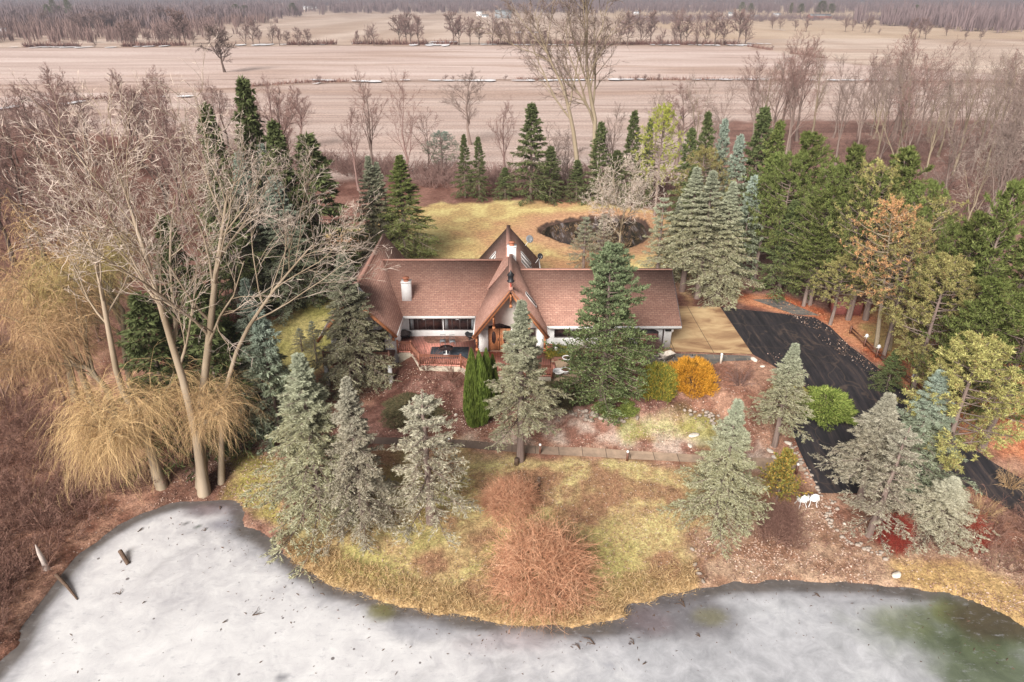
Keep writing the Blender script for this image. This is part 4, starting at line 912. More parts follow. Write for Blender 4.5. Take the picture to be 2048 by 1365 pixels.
def leafy(seed, n=7000, shape='dome', bl=.16, bw=.03, outw=.8, upw=.6, clump=.35):
    g = np.random.default_rng(seed); a = g.random(n)*6.283; z = g.random(n)
    if shape == 'column': z = z**1.15; rad = (1-z**2.2)**.75*(.55+.45*ss(-.05, .25, z))
    elif shape == 'low': z = z*.9; rad = np.sqrt(1-z*z*.9)*(.75+.5*vnoise(np.cos(a)*2.4+7, np.sin(a)*2.4+z*3, 1))
    else: z = z*.95; rad = np.sqrt(np.maximum(0, 1-((z-.35)/.68)**2))
    cl = vnoise(np.cos(a)*3+11, np.sin(a)*3+z*7, .8); rad = rad*(1-clump/2+clump*cl)*(1-.35*g.random(n)**2)
    c = np.stack([rad*np.cos(a), rad*np.sin(a), z], -1)
    d = norm(np.stack([np.cos(a)*outw, np.sin(a)*outw, np.full(n, upw)], -1)+g.normal(size=(n, 3))*.4)
    V, Fq = blades(c, d, bl*(.6+.8*g.random(n)), np.full(n, bw), g)
    K = 5; m_ = 26; aa = g.random(m_)*6.283
    P, Rr = paths(np.zeros((m_, 3)), norm(np.stack([np.cos(aa)*.6, np.sin(aa)*.6, np.ones(m_)], -1)), np.full(m_, .8), np.full(m_, .02), K, .1, .05, g)
    return cat_mesh('stems', [tubes(P, Rr, 3)]), mesh('foliage', V, [Fq])

# variants ---------------------------------------------------------
SP = [conifer(s, nb=150, droop=.34, up=.35, nsec=18, nbl=24, bl=.052, bw=.0062, ragged=.55, clump=.55, prof=1.05) for s in (11, 12, 13)]
SPL = [conifer(s, nb=115, z0=.27, droop=.24, up=.35, nsec=17, nbl=24, bl=.052, bw=.0062, ragged=.55, clump=.55, prof=1.1) for s in (21, 22)]
SPARSE = [conifer(s, ratio=2.9, nb=66, z0=.2, droop=.22, up=.45, nsec=17, nbl=17, bl=.05, bw=.006, ragged=.55, clump=.35, bare=.1, prof=.85, secl=.36, whorl=11) for s in (31, 32)]
MED = [conifer(s, nb=95, droop=.24, up=.4, nsec=12, nbl=9, bl=.12, bw=.016, ragged=.6, clump=.8, fall=.2, prof=.85) for s in (41, 42, 43)]
CP = [conifer(s, ratio=2.9, nb=90, z0=.20, droop=.05, up=.55, nsec=13, nbl=15, bl=.075, bw=.0085, ragged=.75, clump=.95, fall=-.4, prof=.72, hang=0) for s in (55, 56, 57)]
FIR = [conifer(51, ratio=3.1, nb=160, droop=.20, up=.42, nsec=15, nbl=26, bl=.052, bw=.0095, ragged=.45, clump=.85, fall=-.25, prof=.66, secl=.44, hang=-.1)]
PN = [pine(s, nsec=9, nb=64, bare=.12) for s in (61, 62, 63)]
PNT = [pine(s, z0=.34, nb=58, nbl=15, bare=.35) for s in (71, 72)]
PNB = [pine(s, z0=.36, nb=46, nbl=12, bare=.62) for s in (81, 82)]
VASE = [bare(s, nl=6, ang=(.25, .62), L1=.85, t0=.18, trop=.10, n2=7, n3=7, n4=6, lm=.4) for s in (101, 102, 103, 104)]
OAK = [bare(s, nl=12, ang=(.6, 1.1), L1=.50, t0=.28, trop=.05, n2=8, n3=7, n4=6, lm=.6) for s in (111, 112, 113)]
UPR = [bare(s, nl=9, ang=(.3, .6), L1=.55, t0=.30, trop=.12, n2=6, n3=6, n4=6, lm=.5) for s in (121, 122)]
SMALL = [bare(s, nl=9, ang=(.35, .9), L1=.75, t0=.06, trop=.05, n2=6, n3=5, n4=4, r0=.02, twr=.0022, lm=.4, a2=(.4, 1.0)) for s in (131, 132, 133)]
def mound(seed, n=2500, r=.0034):
    g = np.random.default_rng(seed); a = g.random(n)*6.283; ph = np.arcsin(g.random(n)**1.1); q = .55+.45*g.random(n)**.5
    bump_ = .80+.36*vnoise(np.cos(a)*2+5, np.sin(a)*2+ph*2, 1)
    dn = np.stack([np.cos(a)*np.cos(ph), np.sin(a)*np.cos(ph), np.sin(ph)], -1); p = dn*(q*bump_)[:, None]*.86
    d = norm(dn*.55+g.normal(size=dn.shape)*.95+np.array([0, 0, .1]))
    P1, R1 = paths(p, d, .46*(.4+g.random(n)), np.full(n, r), 8, .20, -.10, g, .5)
    P2_, R2 = grow(P1, R1, 4, .1, 1, (.4, 1.0), .5, 4, .2, -.03, .8, g, minr=r*.5)
    m_ = 90; b_ = g.random(m_)*6.283; e = g.random(m_)*1.3; P0, R0 = paths(np.stack([.25*np.cos(b_), .25*np.sin(b_), 0*b_], -1), norm(np.stack([np.cos(b_)*np.sin(e), np.sin(b_)*np.sin(e), np.cos(e)+.2], -1)), np.full(m_, .85), np.full(m_, r*2.2), 7, .08, -.04, g, .6)
    me = cat_mesh('twigs', [tubes(P0, R0, 3), tubes(P1, R1, 3), tubes(P2_, R2, 2)])
    co = np.empty(len(me.vertices)*3, np.float32); me.vertices.foreach_get('co', co); co = co.reshape(-1, 3); co[:, 2] = np.maximum(co[:, 2], -.03); co[:, 2] /= 1.02; me.vertices.foreach_set('co', co.ravel()); return me
FOAK = [bare(s, nl=14, ang=(.5, 1.15), L1=.56, t0=.24, trop=.05, n2=8, n3=6, n4=4, lm=.5, twr=.0042, r0=.022) for s in (311, 312)]
FSM = [bare(s, nl=12, ang=(.4, 1.1), L1=.80, t0=.05, trop=.04, n2=6, n3=5, n4=3, r0=.02, twr=.005, lm=.4, a2=(.4, 1.0)) for s in (321, 322, 323)]
BUSH = [mound(s) for s in (141, 142)]
LOWB = [twig_bush(s, ns=46, n1=5, n2=3, r=.012, H=1.0) for s in (151, 152, 153)]
THJ = [leafy(161, 9000, 'column', .08, .03, .35, 1.0, .45)]
DOME = [leafy(171, 16000, 'dome', .16, .011, .8, .7, .9), leafy(172, 16000, 'dome', .16, .011, .8, .7, .9)]
LOWJ = [leafy(181, 15000, 'low', .15, .016, 1.0, .25, .8)]
CED = [conifer(191, ratio=2.6, nb=70, z0=.05, droop=-.1, up=.6, nsec=11, nbl=7, bl=.15, bw=.03, ragged=.7, clump=.8, fall=-.3, prof=.7)]
_n = [0]
def plant(kind, names, cat, loc, sxy, sz, label, group, mats, rz=None, lean=0, pn=('trunk', 'crown')):
    _n[0] += 1; v_ = kind[_n[0] % len(kind)]
    r_ = thing(names, label, cat, loc, random.random()*6.28 if rz is None else rz, group)
    r_.scale = (sxy, sxy, sz)
    if lean: r_.rotation_euler[1] = lean
    if not isinstance(v_, tuple): v_ = (v_,); pn = (pn[-1],) if len(pn) > 1 else pn; mats = (mats[-1],)
    for me, nm, mt in zip(v_, pn, mats):
        o = bpy.data.objects.new(nm, me); sc.collection.objects.link(o); o.parent = r_
        if len(me.materials) == 0: me.materials.append(None)
        o.material_slots[0].link = 'OBJECT'; o.material_slots[0].material = M[mt]
    return r_
def place(kind, name, cat, ut, vt, vb, w_, label, group=None, mats=('bark_grey', 'dark'), ub=None, **k):
    if ub is None: ub = 1024+(ut-1024)*(3394-vb)/(3394-vt)
    p = G(ub, vb); h = aty(ut, vt, p[1])[2]-p[2]
    rad = w_*slant((p[0], p[1], p[2]+h*.3))/F_PX/2
    uni = k.pop('uniform', False)
    if uni: return plant(kind, name, cat, p, h, h, label, group, mats, **k)
    return plant(kind, name, cat, p, rad, h, label, group, mats, **k)
# ---------------------------------------------------------------- conifers: ut, vt, vb, w, kind, mats, label
BG = ('bark_grey',); 
def cf(kind, needle, ut, vt, vb, w_, label, name='spruce_tree', cat='tree', bk='bark_grey', group=None, ub=None, **k):
    return place(kind, name, cat, ut, vt, vb, w_, label, group, (bk, needle), ub, **k)
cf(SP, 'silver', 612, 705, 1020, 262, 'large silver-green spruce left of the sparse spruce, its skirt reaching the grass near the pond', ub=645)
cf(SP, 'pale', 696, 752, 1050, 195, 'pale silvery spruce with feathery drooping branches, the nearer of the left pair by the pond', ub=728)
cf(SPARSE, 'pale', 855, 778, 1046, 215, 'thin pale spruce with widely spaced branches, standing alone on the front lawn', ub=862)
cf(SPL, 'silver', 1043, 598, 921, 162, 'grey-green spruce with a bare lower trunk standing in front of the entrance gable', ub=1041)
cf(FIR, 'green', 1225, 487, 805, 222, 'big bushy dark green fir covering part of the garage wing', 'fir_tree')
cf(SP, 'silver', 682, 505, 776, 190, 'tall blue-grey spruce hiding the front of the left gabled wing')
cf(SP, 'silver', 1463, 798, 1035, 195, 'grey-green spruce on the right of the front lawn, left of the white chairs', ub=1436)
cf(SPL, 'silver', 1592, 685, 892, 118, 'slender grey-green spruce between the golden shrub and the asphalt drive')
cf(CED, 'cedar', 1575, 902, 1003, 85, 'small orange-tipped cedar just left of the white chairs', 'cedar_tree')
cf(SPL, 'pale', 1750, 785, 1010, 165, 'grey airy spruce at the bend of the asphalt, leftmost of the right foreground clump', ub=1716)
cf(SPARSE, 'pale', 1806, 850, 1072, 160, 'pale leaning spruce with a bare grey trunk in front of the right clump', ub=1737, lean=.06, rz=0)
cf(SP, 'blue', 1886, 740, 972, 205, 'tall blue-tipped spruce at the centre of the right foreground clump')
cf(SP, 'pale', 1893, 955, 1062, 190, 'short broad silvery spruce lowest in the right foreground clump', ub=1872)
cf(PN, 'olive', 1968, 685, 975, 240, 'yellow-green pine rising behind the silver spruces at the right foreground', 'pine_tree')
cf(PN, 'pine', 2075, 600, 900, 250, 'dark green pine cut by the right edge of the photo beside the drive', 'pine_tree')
cf(MED, 'dark', 1795, 700, 775, 75, 'small dark evergreen behind the lamp fence of the drive', 'evergreen_tree')
# right stand of pines
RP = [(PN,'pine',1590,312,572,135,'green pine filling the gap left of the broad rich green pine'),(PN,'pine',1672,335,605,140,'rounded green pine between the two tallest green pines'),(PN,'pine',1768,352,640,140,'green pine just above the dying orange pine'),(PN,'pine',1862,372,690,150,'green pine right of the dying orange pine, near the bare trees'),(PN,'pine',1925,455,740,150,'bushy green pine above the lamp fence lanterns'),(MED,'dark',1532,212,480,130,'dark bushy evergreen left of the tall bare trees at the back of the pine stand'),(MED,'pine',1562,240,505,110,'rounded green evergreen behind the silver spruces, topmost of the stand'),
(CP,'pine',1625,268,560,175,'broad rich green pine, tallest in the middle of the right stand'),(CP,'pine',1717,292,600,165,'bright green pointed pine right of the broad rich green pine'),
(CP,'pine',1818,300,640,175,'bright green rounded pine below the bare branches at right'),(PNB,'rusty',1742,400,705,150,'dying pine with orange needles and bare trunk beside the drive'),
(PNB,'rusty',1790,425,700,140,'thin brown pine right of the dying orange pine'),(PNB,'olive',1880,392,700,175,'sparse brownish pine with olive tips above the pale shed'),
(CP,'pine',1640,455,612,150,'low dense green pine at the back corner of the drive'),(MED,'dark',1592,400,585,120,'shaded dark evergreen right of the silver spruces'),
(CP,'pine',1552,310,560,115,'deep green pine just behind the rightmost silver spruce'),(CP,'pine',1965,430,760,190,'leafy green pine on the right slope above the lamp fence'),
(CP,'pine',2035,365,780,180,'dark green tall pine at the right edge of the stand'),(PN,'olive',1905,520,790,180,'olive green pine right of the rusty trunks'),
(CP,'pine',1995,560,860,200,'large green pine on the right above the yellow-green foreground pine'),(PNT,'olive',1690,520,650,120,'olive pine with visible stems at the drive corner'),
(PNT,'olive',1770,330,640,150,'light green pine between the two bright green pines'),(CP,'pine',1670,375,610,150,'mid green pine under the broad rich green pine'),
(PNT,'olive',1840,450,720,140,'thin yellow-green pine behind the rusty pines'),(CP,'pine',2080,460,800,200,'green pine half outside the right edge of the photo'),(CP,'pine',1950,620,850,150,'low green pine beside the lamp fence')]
for k_, nd, a_, b_, c_, d_, lb in RP:
    kw = dict(ub={1742: 1750, 1790: 1778, 1880: 1825}[a_], lean=-.13, rz=0) if c_ in (705, 700) else {}
    cf(k_, nd, a_, b_, c_, d_, lb, 'pine_tree' if k_ in (PN, PNT, PNB, CP) else 'evergreen_tree', bk='bark_moss' if k_ is PNB else 'bark_grey', group='pine stand beside the drive', **kw)
RS = [(SPL,'silver',1395,332,583,130,'silver spruce with slanting bare trunk nearest the garage roof corner'),(SPL,'silver',1428,340,597,130,'silver spruce with twin dark trunks behind the concrete apron'),
(SP,'silver',1468,362,600,135,'broad silver spruce, frontmost of the group behind the apron'),(MED,'blue',1510,350,560,95,'dark blue spruce at the right of the silver group'),(SPARSE,'silver',1330,385,578,95,'thin airy spruce rising behind the garage ridge'),
(SP,'silver',1362,392,560,85,'grey spruce left of the silver group, behind the garage ridge'),(MED,'blue',1452,236,470,80,'small blue-white spruce among dark evergreens at the back'),(MED,'dark',1418,222,450,80,'dark pointed spruce left of the blue-white spruce'),
(MED,'dark',1385,255,440,75,'dark narrow spruce behind the yellow-green pine'),(MED,'blue',1482,268,490,90,'grey-blue spruce right of the blue-white spruce'),(PNT,'olive',1412,300,490,125,'olive yellow open pine above the silver spruces'),
(PNT,'lime',1330,215,432,105,'bright yellow-green pine left of the dark back spruces'),(MED,'dark',1270,220,412,78,'dark green spruce with a sharp top behind the grey spreading tree'),(MED,'dark',1203,243,405,75,'dark spruce right of the giant double-trunked bare tree'),
(MED,'dark',1302,236,415,45,'very narrow dark spruce between two taller evergreens'),(MED,'dark',1064,205,402,115,'tall dark spruce with drooping skirts left of the giant bare tree'),(MED,'dark',1102,292,403,75,'short dark spruce tucked beside the tall dark spruce'),
(MED,'dark',1156,320,402,62,'small dark evergreen at the foot of the giant bare tree'),(MED,'dark',927,268,396,50,'dark narrow cedar, left one of the close pair at the rear lawn edge'),(MED,'dark',956,273,399,52,'dark narrow cedar, right one of the close pair at the rear lawn edge'),
(PNT,'blue',882,265,352,85,'loose blue-green pine left of the close cedar pair'),(MED,'dark',1010,335,396,60,'low ragged evergreen left of the tall dark spruce'),(MED,'dark',1235,300,408,80,'dark evergreen behind the grey spreading tree'),(MED,'dark',1390,330,500,80,'shadowy evergreen behind the silver group')]
for k_, nd, a_, b_, c_, d_, lb in RS: cf(k_, nd, a_, b_, c_, d_, lb, 'pine_tree' if k_ is PNT else 'spruce_tree')
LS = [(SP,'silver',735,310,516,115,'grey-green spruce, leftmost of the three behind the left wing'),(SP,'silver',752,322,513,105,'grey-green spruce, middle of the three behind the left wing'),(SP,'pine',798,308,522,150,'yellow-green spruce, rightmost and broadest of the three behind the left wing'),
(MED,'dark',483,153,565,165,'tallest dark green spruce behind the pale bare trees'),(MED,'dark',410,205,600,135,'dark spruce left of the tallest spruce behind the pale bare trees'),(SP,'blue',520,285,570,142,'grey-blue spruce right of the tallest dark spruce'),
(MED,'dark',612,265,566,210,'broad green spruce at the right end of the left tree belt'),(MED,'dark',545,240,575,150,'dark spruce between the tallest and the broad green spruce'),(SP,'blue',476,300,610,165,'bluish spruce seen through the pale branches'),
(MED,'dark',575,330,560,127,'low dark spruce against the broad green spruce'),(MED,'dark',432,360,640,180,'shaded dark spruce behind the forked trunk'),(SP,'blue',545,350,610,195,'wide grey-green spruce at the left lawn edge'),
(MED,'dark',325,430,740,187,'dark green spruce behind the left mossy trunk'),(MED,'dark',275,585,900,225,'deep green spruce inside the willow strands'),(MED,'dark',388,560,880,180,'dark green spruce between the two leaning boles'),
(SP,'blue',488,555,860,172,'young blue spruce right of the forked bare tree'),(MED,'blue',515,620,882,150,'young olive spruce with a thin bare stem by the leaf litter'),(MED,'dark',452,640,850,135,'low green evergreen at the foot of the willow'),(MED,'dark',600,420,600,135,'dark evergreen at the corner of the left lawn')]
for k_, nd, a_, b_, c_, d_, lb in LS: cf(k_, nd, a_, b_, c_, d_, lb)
cf(SPARSE, 'silver', 622, 640, 724, 46, 'spindly young spruce on the left lawn, the right one of two', group='spindly spruces on the left lawn')
cf(SPARSE, 'silver', 597, 655, 703, 40, 'spindly young spruce on the left lawn, the left one of two', group='spindly spruces on the left lawn')
cf(SPARSE, 'silver', 1172, 430, 545, 75, 'small grey thin spruce standing just behind the garage wing ridge')
cf(SPARSE, 'pale', 1210, 425, 515, 60, 'faded sparse spruce beside the dark pool')
# thuja clump and shrubs
for i, (ut, vt, vb, w_, lb) in enumerate([(943, 708, 852, 36, 'leftmost and nearest column of dark green arborvitae in front of the deck'), (958, 712, 848, 40, 'second column of arborvitae from the left, in front of the deck'), (972, 706, 835, 32, 'third column of arborvitae, close to the entrance spruce'), (985, 716, 815, 28, 'rightmost short arborvitae tip beside the entrance spruce')]):
    place(THJ, 'arborvitae', 'shrub', ut, vt, vb, w_, lb, 'arborvitae columns in front of the deck', ('bark_dark', 'thuja'), pn=('stems', 'foliage'))
def shrub(kind, mat, u, vb, h, w_, label, name='shrub', grp=None, pn=('stems', 'foliage'), bk='bark_dark'):
    p = G(u, vb); rad = w_*slant(p)/F_PX/2
    # stand the base in the middle of the shrub
    return plant(kind, name, 'shrub', (p[0], p[1]+rad*.95, float(zT(np.array([p[0]]), np.array([p[1]+rad*.95]))[0])), rad, h, label, grp, (bk, mat), pn=pn)
shrub(DOME, 'gold', 1390, 806, 2.3, 80, 'round golden-orange shrub below the barbecue on the patio')
shrub(DOME, 'goldgreen', 1318, 815, 2.6, 62, 'green and yellow shrub squeezed between the big fir and the golden shrub')
shrub(LOWJ, 'juniper', 1664, 858, 1.9, 90, 'bright green spreading juniper at the corner of the asphalt drive')
shrub(BUSH, 'dogwood', 1090, 1240, 3.8, 232, 'huge dome of tangled orange-brown twigs at the pond edge', 'twig_mound')
shrub(BUSH, 'dogwood', 1018, 1055, 2.0, 128, 'smaller tangled orange twig mound behind the huge dome', 'twig_mound')
shrub(BUSH, 'red_twig', 1800, 1110, 2.3, 70, 'dark red twiggy shrub under the pale leaning spruce', 'twig_shrub')
shrub(BUSH, 'brush', 1568, 1085, 2.0, 80, 'brown twiggy shrub below the orange-tipped cedar', 'twig_shrub')
shrub(BUSH, 'red_twig', 1950, 1110, 2.0, 90, 'reddish twig thicket right of the short broad spruce', 'twig_shrub')
shrub(BUSH, 'twig_rose', 1308, 712, 1.7, 38, 'pale pink bare shrub against the garage wall', 'twig_shrub')
shrub(LOWB, 'brush', 850, 765, 2.2, 80, 'tangled bare shrub climbing in front of the deck railing', 'twig_shrub')
shrub(LOWB, 'brush', 900, 790, 1.4, 90, 'low bare brown shrub on the mulch slope below the deck', 'twig_shrub')
shrub(BUSH, 'brush', 1420, 600, 2.2, 95, 'russet bare shrub behind the concrete apron', 'twig_shrub')
shrub(BUSH, 'dogwood', 1460, 596, 1.8, 60, 'rust-coloured bare shrub beside the asphalt corner', 'twig_shrub')
shrub(LOWB, 'twig_rose', 1490, 795, 1.6, 80, 'rosy bare shrub between the slender spruce and the golden shrub', 'twig_shrub')
shrub(LOWJ, 'goldgreen', 1115, 716, .5, 45, 'low leafy green plant around the white garden figure', 'ground_plant')
shrub(LOWJ, 'ivy', 1130, 825, .7, 90, 'dark ground-hugging evergreen at the left foot of the big fir', 'ground_plant')
shrub(LOWJ, 'ivy', 820, 855, .6, 100, 'patch of dark creeping ivy on the mulch slope', 'ground_plant')
shrub(LOWJ, 'juniper', 1230, 845, .5, 70, 'bright green low plant beside the stone edging under the big fir', 'ground_plant')
shrub(LOWB, 'straw', 1985, 1060, 1.6, 80, 'pale straw-coloured ornamental grass clump at the right drive edge', 'grass_clump')
shrub(LOWB, 'straw', 2040, 1000, 1.8, 70, 'pale straw grass clump cut by the right edge of the photo', 'grass_clump')

# ---------------------------------------------------------------- named bare trees
def tree_path(pts, base): return [[((p[0]-base[0]), (p[1]-base[1]), (p[2]-base[2])) for p in pts]]
def hero(seed, uvy, name, label, h=25.0, mats=('bark_pale', 'twig_pale'), **k):
    """trunk path from pixels (u, v, extra depth) standing on the ground"""
    b0 = G(*uvy[0][:2]); pts = [b0]+[aty(u, v, b0[1]+dy) for u, v, dy in uvy[1:]]
    t_ = np.linspace(0, len(pts)-1, 12); a = np.array(pts); P = np.array([[np.interp(x, range(len(pts)), a[:, j]) for j in range(3)] for x in t_])
    P = (P-np.array(b0))/h; P[0, 2] = -.01
    me = bare(seed, path=[P], **k)
    # undo the unit-height normalisation of bare()
    sc_ = np.linalg.norm(P[-1]-P[0]); co = np.array([v_.co[:] for v_ in me[0].vertices[:9*12]]); top = co[-9:].mean(0)
    s = np.linalg.norm(P[-1]-P[0])/max(1e-6, np.linalg.norm(top-co[:9].mean(0)))*h
    return plant([me], name, 'tree', b0, s, s, label, None, mats, rz=0)
HK = dict(nl=9, ang=(.45, 1.0), L1=.46, t0=.36, trop=.05, n2=8, n3=6, n4=3, r0=.015, twr=.0006, lm=.35, nz=.10, lr=.5)
hero(201, [(322, 968, 0), (285, 850, .3), (238, 770, .6), (215, 650, 1.0), (195, 540, 1.6), (170, 450, 2)], 'bare_tree', 'pale mossy bare tree leaning left out of the weeping willow', **{**HK, 'r0': .014, 't0': .55, 'nl': 8})
hero(202, [(406, 978, 0), (395, 880, .2), (372, 780, .3), (335, 660, .8), (300, 540, 1.2), (265, 430, 2), (240, 350, 2.4)], 'bare_tree', 'tall pale bare tree with a mossy leaning stem rising above the right willow tuft', **{**HK, 'nl': 12, 't0': .38})
hero(203, [(402, 965, .6), (402, 820, .8), (418, 680, 1.0), (430, 560, 1.2), (445, 460, 1.6), (455, 380, 2)], 'bare_tree', 'tall pale bare tree with the straightest stem, just right of the mossy leaning stem', **{**HK, 'nl': 11, 't0': .34})
hero(204, [(440, 960, 1.5), (445, 800, 1.5), (480, 680, 2), (540, 590, 2.4), (590, 530, 3), (625, 490, 3.2)], 'bare_tree', 'pale bare tree whose long limb sweeps right across the dark spruces', h=22, **{**HK, 'nl': 9, 't0': .45, 'r0': .010})
hero(205, [(372, 790, 1), (352, 660, 1), (340, 540, 1.6), (342, 450, 2), (350, 390, 2.6)], 'bare_tree', 'slender pale bare tree standing behind the mossy leaning stem', h=22, **{**HK, 'nl': 9, 't0': .35, 'r0': .010})
hero(211, [(1162, 397, 0), (1155, 330, 0), (1145, 250, 0), (1128, 180, .5), (1100, 120, 1), (1080, 70, 1)], 'bare_tree', 'giant bare tree at the rear lawn edge, its left trunk', h=24, mats=('bark_moss', 'bark_grey'), nl=9, ang=(.3, .75), L1=.55, t0=.4, trop=.06, n2=8, n3=7, n4=6, r0=.020, twr=.0012, nz=.09)
hero(212, [(1190, 397, 0), (1185, 330, 0), (1192, 250, 0), (1180, 190, .5), (1172, 120, 1), (1175, 40, 1), (1172, 10, 1)], 'bare_tree', 'giant bare tree at the rear lawn edge, its taller right trunk', h=28, mats=('bark_moss', 'bark_grey'), nl=13, ang=(.35, .8), L1=.50, t0=.30, trop=.07, n2=8, n3=7, n4=6, r0=.018, twr=.0011, nz=.09)
BT = [(FOAK,432,46,146,1.0,'lone bare oak standing out in the stubble field','bark_dark','twig_dark'),(OAK,936,130,290,1.0,'symmetrical bare tree with a straight stem above the close cedar pair','bark_grey','twig_grey'),
(UPR,722,128,370,1.0,'leaning bare tree left of the rosy bare pair above the rear brush','bark_grey','twig_rose'),(VASE,800,132,375,1.0,'wide rosy bare tree behind the three spruces','bark_rose','twig_rose'),
(UPR,1012,190,370,1.0,'thin rosy bare tree left of the tall dark spruce','bark_rose','twig_rose'),(OAK,590,170,300,1.0,'rounded rosy bare tree behind the broad green spruce','bark_rose','twig_rose'),
(UPR,528,142,260,1.0,'slim bare tree right of the tallest dark spruce top','bark_rose','twig_rose'),(SMALL,850,215,335,1.0,'dark crooked bare tree between the rosy tree and the blue-green pine','bark_dark','twig_rose'),
(SMALL,1105,240,385,1.0,'crooked thin tree in front of the field, left of the giant tree','bark_grey','twig_grey'),(SMALL,1140,240,380,1.0,'slight bare tree just behind the giant left trunk','bark_grey','twig_grey'),
(UPR,700,200,380,1.0,'narrow dark-stemmed bare tree at the left of the rear brush','bark_rose','twig_rose'),(UPR,1235,200,395,1.0,'slender bare tree behind the two dark spruces','bark_grey','twig_grey'),
(UPR,1322,165,330,1.0,'bare tree with a forked broken top above the yellow-green pine','bark_moss','twig_grey'),(OAK,1370,160,330,1.0,'rounded grey bare tree right of the forked broken one','bark_grey','twig_rose'),
(VASE,1410,140,360,1.0,'spreading bare tree above the dark pointed spruce','bark_moss','twig_grey'),(VASE,1452,150,370,1.0,'vase-shaped bare tree above the blue-white spruce','bark_grey','twig_grey')]
for k_, a_, b_, c_, s_, lb, m0, m1 in BT:
    bt_ = place(k_, 'bare_tree', 'tree', a_, b_, c_, 50, lb, None, (m0, m1), uniform=True)
    if k_ is OAK or k_ is FOAK: bt_.scale[0] *= 1.35; bt_.scale[1] *= 1.35
YT = bare(231, nl=9, ang=(.6, 1.15), L1=.95, t0=.42, trop=.02, n2=9, n3=8, n4=6, r0=.022, twr=.0022, lm=.3, a2=(.5, 1.1))
place([YT], 'bare_tree', 'tree', 1258, 300, 530, 50, 'grey wide-spreading bare tree with two dark stems behind the garage ridge', None, ('bark_moss', 'twig_pale'), uniform=True)
# woods: left and right
def wood(px_area, n, vt_f, label, group, seed, kinds, mats):
    r_ = random.Random(seed); done = 0
    pl = np.array(W(px_area)); mn, mx = pl.min(0), pl.max(0); pts = []
    tries = 0
    while len(pts) < n and tries < 20000:
        tries += 1; p = np.array([r_.uniform(mn[0], mx[0]), r_.uniform(mn[1], mx[1])])
        if sdist(p[None], pl)[0] > 0: continue
        if any(np.hypot(*(p-q)) < 3.2 for q in pts): continue
        pts.append(p)
    for p in pts:
        z = float(zT(np.array([p[0]]), np.array([p[1]]))[0]); h = vt_f(p)*r_.uniform(.72, 1.12); mt = r_.choice(mats)
        plant(r_.choice(kinds), 'bare_tree', 'tree', (p[0], p[1], z), h, h, label, group, mt)
wood([(-330, 330), (300, 290), (560, 290), (620, 380), (440, 470), (300, 560), (0, 640), (-350, 640)], 60, lambda p: 16, 'bare rosy-brown tree in the tangled wood along the left side behind the willow', 'bare trees of the left wood', 5, (VASE, UPR, SMALL, OAK), (('bark_rose', 'twig_rose'), ('bark_dark', 'twig_rose'), ('bark_dark', 'twig_rose')))
wood([(-330, 640), (0, 640), (260, 600), (200, 700), (60, 900), (-250, 900)], 16, lambda p: 8, 'low bare tree in the reddish thicket at the left edge', 'low trees of the left thicket', 6, (SMALL, UPR), (('bark_rose', 'twig_rose'), ('bark_dark', 'twig_rose')))
wood([(1470, 300), (1640, 265), (1850, 265), (2350, 270), (2400, 420), (2060, 420), (1850, 390), (1620, 340), (1480, 345)], 66, lambda p: 21, 'tall grey bare tree in the open wood behind the right pines', 'tall bare trees of the right wood', 8, (VASE, VASE, UPR), (('bark_moss', 'twig_grey'), ('bark_grey', 'twig_grey'), ('bark_grey', 'twig_rose')))
wood([(1850, 420), (2060, 430), (2400, 450), (2500, 640), (2080, 560), (1900, 500)], 20, lambda p: 17, 'grey bare tree with leaning limbs at the right edge above the dark pine', 'leaning bare trees at the right edge', 9, (VASE, OAK), (('bark_moss', 'twig_pale'), ('bark_grey', 'twig_grey')))
for (u, v, vt) in ((1572, 395, 225), (1640, 330, 180)):
    pass
# willows
def wl(seed, pts, y0, label, mats, h=9.0, **k):
    b0 = G(*pts[0]); P = [b0]+[aty(u, v, b0[1]+dy) for (u, v, dy) in pts[1:]] if len(pts[1]) == 3 else None
    P = (np.array(P)-np.array(b0))/h; P[0, 2] = -.02
    plant([willow(seed, P, **k)], 'weeping_willow', 'tree', b0, h, h, label, 'weeping willows at the left of the pond', mats, rz=0)
wl(301, [(312, 962), (300, 900, -.2), (282, 850, -.5), (255, 840, -.8)], 0, 'golden weeping willow strands spilling to the ground around the two pale trunks', ('bark_moss', 'willow'), h=9, nl=12, ns=30, n2=9, spread=.66, sl=.38)
wl(302, [(398, 960), (400, 890, -.2), (405, 850, -.4), (420, 840, -.6)], 0, 'small golden willow tuft hanging round the right pale trunk', ('bark_moss', 'willow'), h=7, nl=9, ns=20, n2=8, spread=.46, sl=.36)
wl(303, [(250, 900), (215, 780, 0), (180, 740, .2), (160, 725, .3)], 0, 'green and gold willow crown hanging left of the leaning trunk', ('bark_moss', 'willow'), h=9, nl=12, ns=26, n2=8, spread=.75, sl=.28)
wl(304, [(200, 850), (160, 740, 0), (120, 680, .4), (90, 655, .8)], 0, 'yellow willow crown reaching over the thicket at left', ('bark_moss', 'willow'), h=10, nl=12, ns=24, n2=9, spread=.62, sl=.22)
wl(305, [(150, 800), (130, 690, 1), (100, 610, 1.5), (60, 580, 2)], 0, 'highest yellow willow crown near the left edge of the photo', ('bark_moss', 'willow'), h=11, nl=12, ns=24, n2=9, spread=.6, sl=.18)
wl(306, [(270, 830), (250, 700, 1), (245, 620, 1), (220, 590, 1)], 0, 'green-gold willow crown behind the left pale tree', ('bark_moss', 'willow_g'), h=10, nl=12, ns=22, n2=9, spread=.55, sl=.24)

